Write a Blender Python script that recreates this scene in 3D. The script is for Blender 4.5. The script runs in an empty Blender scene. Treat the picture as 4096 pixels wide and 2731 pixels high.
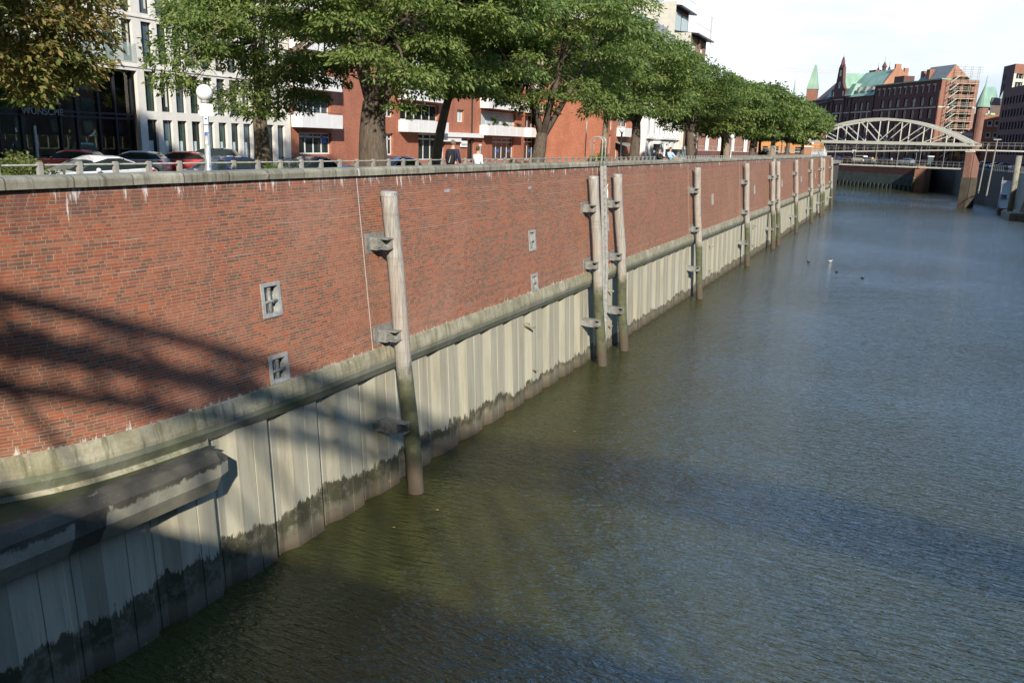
import bpy, math, random
import numpy as np
from mathutils import Vector, Matrix
rnd = random.Random(7)
sc = bpy.context.scene
COL = sc.collection
R = math.radians

# ------------------------------------------------------------------ camera
cd = bpy.data.cameras.new('camera'); cam = bpy.data.objects.new('camera', cd); COL.objects.link(cam)
cd.sensor_width = 36.0; cd.lens = 28.776; cd.clip_start = 0.1; cd.clip_end = 5000
_r = Vector((0.90213, 0.43057, 0.03079)).normalized()          # image right
_f = Vector((-774.092, 1653.945, -446.820)).normalized()       # view direction
_u = _r.cross(_f).normalized(); _r = _f.cross(_u).normalized()
cam.matrix_world = Matrix(((_r.x, _u.x, -_f.x, 0), (_r.y, _u.y, -_f.y, 0), (_r.z, _u.z, -_f.z, 10.0), (0, 0, 0, 1)))
sc.camera = cam

# ------------------------------------------------------------------ sky and sun
SUN_AZ = R(56); SUN_EL = R(28)
sdir = Vector((-math.cos(SUN_AZ), math.sin(SUN_AZ), -math.tan(SUN_EL))).normalized()   # way the light travels
w = bpy.data.worlds.new('World'); sc.world = w; w.use_nodes = True
nt = w.node_tree; nt.nodes.clear(); N = nt.nodes.new; L = nt.links.new
out = N('ShaderNodeOutputWorld'); bg = N('ShaderNodeBackground')
sky = N('ShaderNodeTexSky'); sky.sky_type = 'NISHITA'; sky.sun_disc = False
sky.sun_elevation = SUN_EL; sky.sun_rotation = math.atan2(-sdir.x, -sdir.y); sky.dust_density = 1.5; sky.ozone_density = 1.5
tc = N('ShaderNodeTexCoord'); sep = N('ShaderNodeSeparateXYZ'); L(tc.outputs['Generated'], sep.inputs[0])
mp = N('ShaderNodeMapping'); mp.inputs['Scale'].default_value = (1.6, 1.6, 6.0); L(tc.outputs['Generated'], mp.inputs[0])
no = N('ShaderNodeTexNoise'); no.inputs['Scale'].default_value = 2.2; no.inputs['Detail'].default_value = 7; no.inputs['Roughness'].default_value = .6
L(mp.outputs[0], no.inputs['Vector'])
hr = N('ShaderNodeMapRange'); hr.inputs['From Min'].default_value = .02; hr.inputs['From Max'].default_value = .33
hr.inputs['To Min'].default_value = .62; hr.inputs['To Max'].default_value = -.16; L(sep.outputs['Z'], hr.inputs['Value'])
ad = N('ShaderNodeMath'); ad.operation = 'ADD'; L(no.outputs['Fac'], ad.inputs[0]); L(hr.outputs[0], ad.inputs[1])
cr = N('ShaderNodeValToRGB'); cr.color_ramp.elements[0].position = .42; cr.color_ramp.elements[1].position = .82; L(ad.outputs[0], cr.inputs[0])
tn = N('ShaderNodeMixRGB'); tn.blend_type = 'MULTIPLY'; tn.inputs[0].default_value = 1; tn.inputs[2].default_value = (.95, 1.22, 1.7, 1); L(sky.outputs[0], tn.inputs[1])
hz = N('ShaderNodeMixRGB'); hz.inputs[0].default_value = .6; L(tn.outputs[0], hz.inputs[1]); hz.inputs[2].default_value = (3.0, 5.6, 9.8, 1)
n2 = N('ShaderNodeTexNoise'); n2.inputs['Scale'].default_value = 1.3; n2.inputs['Detail'].default_value = 6; n2.inputs['Roughness'].default_value = .55; L(mp.outputs[0], n2.inputs['Vector'])
cc = N('ShaderNodeValToRGB'); cc.color_ramp.elements[0].position = .40; cc.color_ramp.elements[0].color = (4.6, 5.2, 5.9, 1); cc.color_ramp.elements[1].position = .66; cc.color_ramp.elements[1].color = (7.4, 7.5, 7.6, 1); L(n2.outputs['Fac'], cc.inputs[0])
n3 = N('ShaderNodeMapRange'); n3.inputs['From Min'].default_value = -.6; n3.inputs['From Max'].default_value = .75; n3.inputs['To Min'].default_value = .2; n3.inputs['To Max'].default_value = 1.45; L(sep.outputs['Y'], n3.inputs['Value'])
hb = N('ShaderNodeMixRGB'); hb.blend_type = 'MULTIPLY'; hb.inputs[0].default_value = 1; L(hz.outputs[0], hb.inputs[1]); L(n3.outputs[0], hb.inputs[2])
mx0 = N('ShaderNodeMixRGB'); L(cr.outputs[0], mx0.inputs[0]); L(hb.outputs[0], mx0.inputs[1]); L(cc.outputs[0], mx0.inputs[2])
nr = N('ShaderNodeMapRange'); nr.inputs['From Min'].default_value = -1; nr.inputs['From Max'].default_value = .6; nr.inputs['To Min'].default_value = .2; nr.inputs['To Max'].default_value = 1.0; L(sep.outputs['Y'], nr.inputs['Value'])
mx = N('ShaderNodeMixRGB'); mx.blend_type = 'MULTIPLY'; mx.inputs[0].default_value = 1; L(mx0.outputs[0], mx.inputs[1]); L(nr.outputs[0], mx.inputs[2])
L(mx.outputs[0], bg.inputs[0]); bg.inputs['Strength'].default_value = .12; L(bg.outputs[0], out.inputs[0])
sl = bpy.data.lights.new('sun', 'SUN'); sl.energy = 4.9; sl.angle = R(1.25); sl.color = (1.0, .93, .82)
so = bpy.data.objects.new('sun', sl); COL.objects.link(so); so.rotation_euler = sdir.to_track_quat('-Z', 'Y').to_euler()
so.location = (60, -60, 60)
vs = sc.view_settings; sc.display_settings.display_device = 'sRGB'
vs.view_transform = 'Standard'; vs.look = 'None'; vs.exposure = 0.5; vs.gamma = 1.0; vs.use_curve_mapping = False
sc.cycles.max_bounces = 6; sc.cycles.diffuse_bounces = 3; sc.cycles.glossy_bounces = 3; sc.cycles.transmission_bounces = 4
sc.cycles.transparent_max_bounces = 6; sc.cycles.sample_clamp_direct = 6.0; sc.cycles.sample_clamp_indirect = 4.0; sc.cycles.caustics_reflective = False; sc.cycles.caustics_refractive = False

# ------------------------------------------------------------------ materials
class NT:
    def __init__(s, name):
        s.m = bpy.data.materials.new(name); s.m.use_nodes = True; s.t = s.m.node_tree; s.t.nodes.clear()
        s.out = s.n('ShaderNodeOutputMaterial'); s.b = s.n('ShaderNodeBsdfPrincipled'); s.l(s.b.outputs[0], s.out.inputs[0])
    def n(s, ty, **k):
        o = s.t.nodes.new(ty)
        for a, v in k.items(): setattr(o, a, v)
        return o
    def l(s, a, b): s.t.links.new(a, b)
    def put(s, v, sock):
        if isinstance(v, (int, float)): sock.default_value = v
        elif isinstance(v, (tuple, list)): sock.default_value = tuple(v) if len(v) == len(sock.default_value) else tuple(v) + (1,)
        else: s.l(v, sock)
    def math(s, op, a, b=0.0, c=None, clamp=False):
        o = s.n('ShaderNodeMath', operation=op, use_clamp=clamp); s.put(a, o.inputs[0]); s.put(b, o.inputs[1])
        if c is not None: s.put(c, o.inputs[2])
        return o.outputs[0]
    def pos(s):
        if not hasattr(s, '_p'): s._p = s.n('ShaderNodeNewGeometry').outputs['Position']
        return s._p
    def xyz(s):
        if not hasattr(s, '_x'):
            o = s.n('ShaderNodeSeparateXYZ'); s.l(s.pos(), o.inputs[0]); s._x = o.outputs
        return s._x
    def vec(s, x, y, z):
        o = s.n('ShaderNodeCombineXYZ'); s.put(x, o.inputs[0]); s.put(y, o.inputs[1]); s.put(z, o.inputs[2]); return o.outputs[0]
    def noise(s, scale, detail=4, rough=.6, vec=None, stretch=None, dist=0):
        o = s.n('ShaderNodeTexNoise'); o.inputs['Scale'].default_value = scale; o.inputs['Detail'].default_value = detail
        o.inputs['Roughness'].default_value = rough; o.inputs['Distortion'].default_value = dist
        v = vec if vec is not None else s.pos()
        if stretch:
            m = s.n('ShaderNodeMapping'); m.inputs['Scale'].default_value = stretch; s.l(v, m.inputs[0]); v = m.outputs[0]
        s.l(v, o.inputs['Vector']); return o.outputs['Fac']
    def white(s, vec):
        o = s.n('ShaderNodeTexWhiteNoise', noise_dimensions='2D'); s.l(vec, o.inputs['Vector']); return o.outputs['Value']
    def ramp(s, fac, stops, interp='LINEAR'):
        o = s.n('ShaderNodeValToRGB'); e = o.color_ramp; e.interpolation = interp
        while len(e.elements) < len(stops): e.elements.new(.5)
        for q, (p, c) in zip(e.elements, stops):
            q.position = p; q.color = (c, c, c, 1) if isinstance(c, (int, float)) else tuple(c) + (1,)
        s.put(fac, o.inputs[0]); return o.outputs[0]
    def mix(s, f, a, b, mode='MIX'):
        o = s.n('ShaderNodeMixRGB', blend_type=mode); s.put(f, o.inputs[0]); s.put(a, o.inputs[1]); s.put(b, o.inputs[2]); return o.outputs[0]
    def bump(s, h, strength=.3, dist=.02):
        o = s.n('ShaderNodeBump'); o.inputs['Strength'].default_value = strength; o.inputs['Distance'].default_value = dist
        s.put(h, o.inputs['Height']); s.l(o.outputs[0], s.b.inputs['Normal'])
    def fin(s, col, rough=.8, metal=0.0, spec=None):
        s.put(col, s.b.inputs['Base Color']); s.put(rough, s.b.inputs['Roughness']); s.put(metal, s.b.inputs['Metallic'])
        if spec is not None: s.b.inputs['Specular IOR Level'].default_value = spec
        return s.m

def plain(name, col, rough=.6, metal=0.0, var=.12, scale=3.0, bump=0.0):
    t = NT(name); n = t.noise(scale, 5)
    f = t.ramp(n, [(.3, tuple(c * (1 - var) for c in col)), (.7, tuple(min(1, c * (1 + var)) for c in col))])
    if bump: t.bump(t.noise(scale * 6, 4), bump, .01)
    return t.fin(f, rough, metal)

def brickid(t, u, v, bw, rh, mort=.011, per=1.5):
    """random stretchers and headers: returns (mortar mask, brick random, row)"""
    row = t.math('FLOOR', t.math('DIVIDE', v, rh)); fv = t.math('FRACT', t.math('DIVIDE', v, rh))
    p = bw * per
    off = t.math('MULTIPLY', t.white(t.vec(row, 3.3, 0)), p)
    uu = t.math('DIVIDE', t.math('ADD', u, off), p); tt = t.math('FRACT', uu)
    hd = t.math('GREATER_THAN', tt, 1 / per)
    bid = t.math('ADD', t.math('MULTIPLY', t.math('FLOOR', uu), 2), hd)
    m = mort / 2 / p
    a = t.math('LESS_THAN', tt, m); b = t.math('GREATER_THAN', tt, 1 - m)
    c = t.math('LESS_THAN', t.math('ABSOLUTE', t.math('SUBTRACT', tt, 1 / per)), m)
    d = t.math('LESS_THAN', fv, mort / rh)
    mk = t.math('MAXIMUM', t.math('MAXIMUM', a, b), t.math('MAXIMUM', c, d))
    rv = t.white(t.vec(bid, row, 0)); rv2 = t.white(t.vec(t.math('ADD', bid, 57.3), row, 0))
    return mk, rv, rv2, row

def quay_brick():
    t = NT('quay_brick'); X = t.xyz(); y, z = X[1], X[2]
    z2 = t.math('ADD', z, t.math('MULTIPLY', t.noise(.35, 2), .03))
    mk, rv, rv2, row = brickid(t, y, z2, .25, .0655, .0110)
    rowr = t.white(t.vec(row, 8.1, 0))
    big = t.noise(.5, 4)
    sel = t.math('ADD', rv, t.math('ADD', t.math('MULTIPLY', t.math('SUBTRACT', big, .52), .9), t.math('MULTIPLY', t.math('SUBTRACT', rowr, .5), .32)))
    base = t.ramp(sel, [(0, (.14, .06, .042)), (.18, (.19, .066, .040)), (.38, (.275, .074, .038)), (.6, (.325, .08, .036)), (.84, (.40, .098, .040)), (1, (.33, .125, .07))])
    base = t.mix(t.math('MULTIPLY', rv2, .28), base, (.21, .13, .095))
    grime = t.ramp(t.noise(1.4, 6, .65), [(.4, 0), (.8, .42)])
    base = t.mix(grime, base, (.19, .125, .1))
    # bleached zones on the lower left panel
    bl = t.math('MULTIPLY', t.ramp(t.noise(.22, 3), [(.52, 0), (.66, 1)]), .22)
    base = t.mix(bl, base, (.42, .24, .17))
    # damp runs and old repairs
    dr = t.ramp(t.noise(1, 6, .65, stretch=(0, 1.3, .12)), [(.5, 0), (.72, .5)]); base = t.mix(dr, base, (.12, .065, .05))
    rp = t.math('MULTIPLY', t.ramp(t.noise(.38, 2, .4, stretch=(0, 1, 1.4)), [(.60, 0), (.615, 1)]), .3); base = t.mix(rp, base, (.36, .12, .07))
    mort = t.ramp(t.noise(9, 3), [(.3, (.24, .17, .095)), (.7, (.37, .28, .165))])
    col = t.mix(mk, base, mort)
    bed = t.math('MULTIPLY', t.math('MULTIPLY', t.math('GREATER_THAN', rowr, .93), t.math('LESS_THAN', t.math('FRACT', t.math('DIVIDE', z2, .0655)), .17)), t.ramp(t.noise(.7, 4, .6), [(.45, 0), (.6, .4)])); col = t.mix(bed, col, (.62, .56, .47))
    # dark damp run-off below the coping, efflorescence
    top = t.math('SUBTRACT', 8.96, z)
    streak = t.noise(1.0, 5, .7, stretch=(0, 5.0, .28))
    dk = t.math('MULTIPLY', t.ramp(top, [(0, 1), (.55, .25), (1, 0)]), t.ramp(streak, [(.42, 0), (.62, .55)]))
    col = t.mix(dk, col, (.1, .06, .055))
    st2 = t.noise(1.0, 6, .75, stretch=(0, 9.0, 1.1)); pat = t.noise(1.1, 4, .7, stretch=(0, 1, .3))
    mk2 = t.math('MULTIPLY', t.ramp(t.math('SUBTRACT', t.math('ADD', st2, t.math('MULTIPLY', pat, .55)), t.math('MULTIPLY', top, .36)), [(.80, 0), (.86, 1)]), .8)
    col = t.mix(t.math('MULTIPLY', mk2, t.math('LESS_THAN', top, 1.0)), col, (.72, .69, .66))
    low = t.math('SUBTRACT', z, 4.33)
    mk3 = t.ramp(t.math('SUBTRACT', t.noise(1, 5, .7, stretch=(0, 8, 1.2)), t.math('MULTIPLY', low, .9)), [(.5, 0), (.58, .8)])
    col = t.mix(mk3, col, (.62, .58, .5))
    h = t.math('MULTIPLY', t.math('SUBTRACT', 1.0, mk), t.math('ADD', .7, t.math('MULTIPLY', rv2, .3)))
    t.bump(t.math('ADD', h, t.math('MULTIPLY', t.noise(30, 3), .3)), .55, .012)
    return t.fin(col, .82)

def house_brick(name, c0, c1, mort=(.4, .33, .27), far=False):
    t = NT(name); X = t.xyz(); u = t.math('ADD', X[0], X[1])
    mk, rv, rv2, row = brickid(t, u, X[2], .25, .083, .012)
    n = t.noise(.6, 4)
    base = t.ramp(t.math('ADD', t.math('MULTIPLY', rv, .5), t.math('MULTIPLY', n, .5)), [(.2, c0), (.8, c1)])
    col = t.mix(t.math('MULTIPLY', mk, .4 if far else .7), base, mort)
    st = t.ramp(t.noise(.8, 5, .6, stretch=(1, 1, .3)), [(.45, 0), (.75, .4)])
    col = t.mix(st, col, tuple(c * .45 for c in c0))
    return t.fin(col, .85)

def concrete(name, lo, hi, dark=(.12, .11, .09), streak=.5, algae=0.0, seg=None):
    t = NT(name); X = t.xyz()
    c = t.ramp(t.noise(1.6, 7, .65), [(.3, lo), (.7, hi)])
    c = t.mix(t.ramp(t.noise(18, 4), [(.4, 0), (.8, .3)]), c, dark)
    s1 = t.ramp(t.noise(1, 6, .7, stretch=(2, 6, .5)), [(.5, 0), (.66, streak)])
    c = t.mix(s1, c, dark)
    lich = t.ramp(t.noise(3.1, 6, .7), [(.62, 0), (.7, .5)]); c = t.mix(lich, c, tuple(min(1, h * 1.5) for h in hi))
    if algae: c = t.mix(t.ramp(t.noise(.9, 5), [(.4, 0), (.65, algae)]), c, (.10, .12, .03))
    if seg:
        yy = t.math('ADD', X[1], t.math('MULTIPLY', t.noise(2.0, 3), .05))
        fr = t.math('FRACT', t.math('DIVIDE', yy, seg)); j = t.math('LESS_THAN', fr, .028 / seg)
        c = t.mix(t.math('MULTIPLY', j, .75), c, (.05, .04, .03))
        pid = t.white(t.vec(t.math('FLOOR', t.math('DIVIDE', yy, seg)), 1.0, 0))
        c = t.mix(.55, c, t.mix(1.0, c, t.ramp(pid, [(0, .45), (1, 1.25)]), 'MULTIPLY'))
        ww = t.math('FRACT', t.math('DIVIDE', t.math('SUBTRACT', X[1], 18.02), 18.03)); c = t.mix(t.math('LESS_THAN', ww, .0016), c, (.75, .74, .7))
    t.bump(t.noise(22, 5), .35, .012)
    return t.fin(c, .9)

def sheet_metal():
    t = NT('sheet_piling_paint'); X = t.xyz(); z = X[2]
    c = t.ramp(t.noise(1.1, 6, .6, stretch=(1, 2.5, .25)), [(.28, (.26, .24, .175)), (.5, (.35, .325, .24)), (.75, (.44, .41, .305))])
    c = t.mix(t.ramp(t.noise(.25, 3), [(.4, 0), (.7, .5)]), c, (.36, .37, .31))
    ru = t.ramp(t.noise(1, 5, .7, stretch=(3, 14, .35)), [(.56, 0), (.68, .5)]); c = t.mix(ru, c, (.17, .13, .09))
    # tide line: dark algae with ragged top, brown mud below
    edge = t.math('ADD', t.math('ADD', t.math('MULTIPLY', t.noise(1, 5, .8, stretch=(4, 9, .8)), .7), t.math('MULTIPLY', t.noise(1.6, 5, .6), .75)), t.math('MULTIPLY', t.noise(.3, 2, .5, stretch=(0, 1, 0)), .9))
    h = t.math('SUBTRACT', z, edge)
    al = t.ramp(t.math('ADD', h, t.ramp(X[1], [(0, .2), (1, .2)])), [(.0, 1), (.05, 0)]) if False else t.ramp(t.math('ADD', h, t.math('MINIMUM', t.math('MAXIMUM', t.math('MULTIPLY', t.math('SUBTRACT', X[1], 12), .03), .12), .6)), [(.0, 1), (.04, 0)])
    patch = t.ramp(t.noise(2.6, 6, .75), [(.36, .35), (.52, 1)])
    al2 = t.ramp(t.math('ADD', h, t.math('MINIMUM', t.math('MAXIMUM', t.math('MULTIPLY', t.math('SUBTRACT', X[1], 12), .03), .12), .6)), [(.0, 1), (.06, 0)])
    c = t.mix(t.math('MULTIPLY', al2, .75), c, (.16, .14, .09))
    low = t.ramp(t.math('ADD', h, .95), [(.0, 0), (.35, 1)])
    c = t.mix(t.math('MULTIPLY', t.math('MULTIPLY', al, patch), t.math('MAXIMUM', low, .25)), c, (.05, .048, .026))
    mud_shade = t.ramp(t.math('ADD', t.math('SUBTRACT', z, t.math('MULTIPLY', t.noise(2.2, 5), .35)), .05), [(.12, 1), (.42, 0)])
    c = t.mix(t.math('MULTIPLY', mud_shade, .8), c, (.10, .082, .055))
    wet = t.ramp(z, [(.03, 1), (.22, 0)]); c = t.mix(t.math('MULTIPLY', wet, .6), c, (.05, .033, .02))
    sp = t.math('MULTIPLY', t.ramp(t.noise(11, 3), [(.68, 0), (.7, 1)]), t.ramp(z, [(.45, 1), (.6, 0)])); c = t.mix(sp, c, (.42, .16, .05))
    t.bump(t.noise(9, 5), .25, .02)
    return t.fin(c, .72)

def pile_wood():
    t = NT('weathered_pile'); X = t.xyz(); z = X[2]
    g = t.noise(1, 6, .7, stretch=(22, 22, .8))
    c = t.ramp(g, [(.3, (.15, .135, .12)), (.5, (.31, .29, .255)), (.72, (.45, .43, .385))])
    hb = t.ramp(t.noise(1, 3, .5, stretch=(.3, .3, 9)), [(.6, 0), (.66, .35)]); c = t.mix(hb, c, (.2, .17, .14))
    c = t.mix(t.ramp(t.noise(.8, 3), [(.5, 0), (.7, .5)]), c, (.36, .27, .2))
    hz = t.math('ADD', z, t.math('MULTIPLY', t.math('SUBTRACT', t.noise(2.5, 5, .7), .5), 1.4))
    gr = t.ramp(t.noise(4, 5), [(.35, (.06, .06, .04)), (.5, (.085, .09, .05)), (.7, (.11, .13, .06))])
    c = t.mix(t.ramp(t.math('SUBTRACT', hz, 3.4), [(0, 1), (.5, 0)]), c, gr)
    c = t.mix(t.ramp(t.math('SUBTRACT', hz, .6), [(0, 1), (.5, 0)]), c, (.085, .065, .045))
    t.bump(g, .7, .03)
    return t.fin(c, .88)

def water():
    t = NT('canal_water')
    v = t.pos()
    m1 = t.n('ShaderNodeMapping'); m1.inputs['Rotation'].default_value = (0, 0, R(12)); m1.inputs['Scale'].default_value = (.55, 2.0, 1); t.l(v, m1.inputs[0])
    n1 = t.noise(3.6, 3, .6, vec=m1.outputs[0], dist=.4)
    m2 = t.n('ShaderNodeMapping'); m2.inputs['Rotation'].default_value = (0, 0, R(-9)); m2.inputs['Scale'].default_value = (.7, 1.6, 1); t.l(v, m2.inputs[0])
    n2 = t.noise(7.5, 2, .5, vec=m2.outputs[0])
    n3 = t.noise(.35, 2)
    calm = t.ramp(t.noise(.06, 3, .5), [(.35, .55), (.65, 1.15)])
    h = t.math('MULTIPLY', t.math('ADD', t.math('ADD', t.math('MULTIPLY', n1, 1.0), t.math('MULTIPLY', n2, .32)), t.math('MULTIPLY', n3, 1.5)), calm)
    t.bump(h, 1.0, .105)
    c = t.ramp(t.noise(.12, 3), [(.3, (.031, .036, .008)), (.7, (.046, .045, .011))])
    t.b.inputs['IOR'].default_value = 1.62
    return t.fin(c, .11)

def bark(name, a, b):
    t = NT(name); n = t.noise(1, 6, .7, stretch=(14, 14, 2.2), dist=.6)
    t.bump(n, 1.0, .08); return t.fin(t.ramp(n, [(.3, a), (.7, b)]), .95)

def leaves(name, stops, trans=.42):
    t = NT(name); a = t.n('ShaderNodeAttribute'); a.attribute_name = 'tone'
    n = t.noise(.45, 3)
    f = t.math('ADD', t.math('MULTIPLY', a.outputs['Fac'], .75), t.math('MULTIPLY', n, .25))
    c = t.ramp(f, stops); t.fin(c, .55, 0, .3)
    tr = t.n('ShaderNodeBsdfTranslucent'); t.l(t.mix(1, c, (1.1, 1.25, .55), 'MULTIPLY'), tr.inputs[0])
    ms = t.n('ShaderNodeMixShader'); ms.inputs[0].default_value = trans; t.l(t.b.outputs[0], ms.inputs[1]); t.l(tr.outputs[0], ms.inputs[2]); t.l(ms.outputs[0], t.out.inputs[0])
    return t.m

def glass(name, col=(.02, .03, .03), rough=.04):
    t = NT(name); t.b.inputs['IOR'].default_value = 1.5; n = t.noise(.5, 2); t.bump(n, .1, .05)
    return t.fin(t.ramp(t.noise(.35, 3), [(.3, tuple(c * .5 for c in col)), (.7, tuple(c * 1.6 for c in col))]), rough)

def paint(name, col, metal=0.0):
    t = NT(name); t.b.inputs['Coat Weight'].default_value = .8; t.b.inputs['Coat Roughness'].default_value = .04
    d = t.ramp(t.noise(2, 4), [(.4, tuple(c * .93 for c in col)), (.7, col)])
    return t.fin(d, .38, metal)

def copper():
    t = NT('green_copper'); X = t.xyz(); u = t.math('ADD', X[0], t.math('MULTIPLY', X[1], .6))
    s = t.math('LESS_THAN', t.math('FRACT', t.math('DIVIDE', u, .8)), .1)
    c = t.ramp(t.noise(.3, 5, .6, stretch=(1, 1, .5)), [(.3, (.17, .30, .24)), (.55, (.24, .39, .31)), (.75, (.34, .50, .39))])
    return t.fin(t.mix(t.math('MULTIPLY', s, .35), c, (.12, .25, .22)), .7)

M = {}
M['quay'] = quay_brick(); M['coping'] = concrete('coping_concrete', (.23, .215, .155), (.38, .36, .275), (.085, .07, .05), .75, 0, 1.22)
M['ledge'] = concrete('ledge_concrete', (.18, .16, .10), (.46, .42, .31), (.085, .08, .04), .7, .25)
M['ledgelow'] = concrete('ledge_underside', (.16, .17, .15), (.26, .26, .22), (.1, .11, .03), .3, .55)  # shade of the down-facing side put into the colour, with algae on top
M['algae'] = concrete('algae_shelf', (.028, .032, .012), (.055, .06, .022), (.02, .025, .01), .2, .3)
M['sheet'] = sheet_metal(); M['pile'] = pile_wood(); M['water'] = water()
M['bark'] = bark('bark_brown', (.05, .038, .028), (.17, .13, .095)); M['barkp'] = bark('bark_pale', (.16, .12, .085), (.36, .29, .2))
G = [(.08, (.06, .09, .028)), (.35, (.125, .18, .052)), (.62, (.20, .27, .082)), (.84, (.31, .36, .12)), (.9, (.26, .19, .06)), (1, (.33, .17, .07))]
M['leaf'] = leaves('locust_leaves', G)
M['leafy'] = leaves('locust_leaves_yellowing', [(.08, (.05, .08, .018)), (.4, (.11, .165, .04)), (.7, (.17, .23, .055)), (.9, (.36, .31, .06)), (1, (.4, .24, .06))])
M['leafb'] = leaves('maple_leaves_brown', [(.1, (.09, .12, .03)), (.4, (.17, .22, .06)), (.55, (.26, .22, .075)), (.75, (.34, .21, .09)), (1, (.40, .27, .12))])
M['hedge'] = leaves('hedge_leaves', [(.1, (.04, .055, .012)), (.4, (.12, .15, .035)), (.8, (.24, .26, .09)), (1, (.36, .32, .18))])
M['shrub'] = leaves('shrub_leaves', [(.1, (.02, .04, .01)), (.5, (.05, .09, .022)), (1, (.12, .17, .04))])
M['lush'] = leaves('lush_leaves', [(.1, (.06, .11, .02)), (.5, (.16, .26, .04)), (1, (.3, .38, .06))])
M['asphalt'] = plain('asphalt', (.06, .06, .062), .9, 0, .25, 8, .3)
M['paving'] = concrete('paving_slabs', (.2, .19, .17), (.3, .29, .26), (.12, .11, .1), .2)
M['stone'] = concrete('pale_stone_cladding', (.62, .59, .53), (.74, .71, .65), (.5, .46, .4), .12)
M['white'] = plain('white_render', (.72, .71, .69), .7, 0, .06, 1.5)
M['offwhite'] = concrete('light_block_wall', (.5, .49, .44), (.6, .58, .52), (.36, .33, .28), .2)
M['bred'] = house_brick('orange_red_brick', (.30, .085, .04), (.42, .13, .06))
M['bbrown'] = house_brick('brown_brick', (.17, .075, .06), (.25, .11, .085))
M['bdark'] = house_brick('warehouse_dark_shade_brick', (.085, .04, .04), (.13, .055, .05), (.2, .15, .14), True)  # darker copy: shade of the long front put into the brick colour
M['bwarm'] = house_brick('warehouse_sunlit_brick', (.22, .095, .065), (.30, .13, .09), (.4, .3, .24), True)  # lighter copy: sun on the end wall put into the brick colour
M['bpale'] = house_brick('tan_brick', (.33, .15, .09), (.43, .2, .12), (.45, .35, .28), True)
M['orange'] = plain('orange_plaster', (.55, .25, .08), .8)
M['lobbyw'] = plain('lobby_plaster', (.22, .3, .25), .8, 0, .35, .5)
M['glass'] = glass('dark_glass'); M['glassg'] = glass('green_tinted_glass', (.03, .055, .045)); M['glassb'] = glass('blue_grey_glass', (.07, .1, .12), .08)
M['blind'] = plain('pale_blind', (.45, .55, .55), .6)
M['frame'] = plain('dark_frame', (.035, .037, .045), .45, .4); M['wframe'] = plain('white_window_frame', (.7, .7, .68), .5, 0, .05)
M['galv'] = plain('galvanised_steel', (.42, .43, .41), .5, .35, .25, 6); M['steel'] = plain('grey_weathered_steel', (.24, .24, .22), .65, .2, .35, 7, .2)
M['brsteel'] = plain('light_grey_bridge_paint', (.50, .50, .44), .55, 0, .1, 2); M['postst'] = concrete('grey_granite_post', (.24, .23, .2), (.34, .33, .29), (.14, .13, .11), .3)
M['lampw'] = plain('white_opal_glass', (.82, .82, .8), .25, 0, .02); M['darkm'] = plain('dark_painted_metal', (.03, .033, .035), .4, .3)
M['signw'] = plain('white_sign', (.82, .82, .84), .35, 0, .03); M['signb'] = plain('blue_sign', (.03, .12, .42), .4); M['signo'] = plain('orange_sign', (.75, .33, .05), .5)
M['red'] = plain('red_paint', (.42, .03, .025), .5); M['copper'] = copper(); M['tile'] = plain('brown_roof_tile', (.12, .08, .06), .8, 0, .3, 2)
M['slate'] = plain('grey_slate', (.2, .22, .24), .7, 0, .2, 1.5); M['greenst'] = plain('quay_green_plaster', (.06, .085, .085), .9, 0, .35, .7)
M['scaf'] = plain('scaffold_alu', (.55, .53, .45), .45, .4); M['plank'] = plain('scaffold_plank', (.5, .42, .28), .8)
M['tyre'] = plain('tyre_rubber', (.018, .018, .018), .85); M['rim'] = plain('alloy_rim', (.6, .6, .6), .3, .8, .03)
M['lightr'] = plain('tail_light_red', (.45, .02, .02), .2); M['lightw'] = plain('clear_lamp', (.6, .62, .62), .1)
M['plastic'] = plain('black_plastic', (.02, .02, .022), .6)
M['skin'] = plain('skin', (.55, .32, .23), .6, 0, .05); M['hairb'] = plain('brown_hair', (.06, .035, .02), .8, 0, .3, 20); M['hairg'] = plain('greying_hair', (.16, .12, .09), .8, 0, .3, 20)
M['mud_shade'] = plain('mud_shade', (.07, .06, .045), .9, 0, .3, 1); M['rocks'] = concrete('quay_rubble', (.2, .19, .15), (.34, .32, .26), (.05, .05, .03), .6)
M['gold'] = plain('fallen_leaf', (.5, .2, .05), .8)

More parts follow.
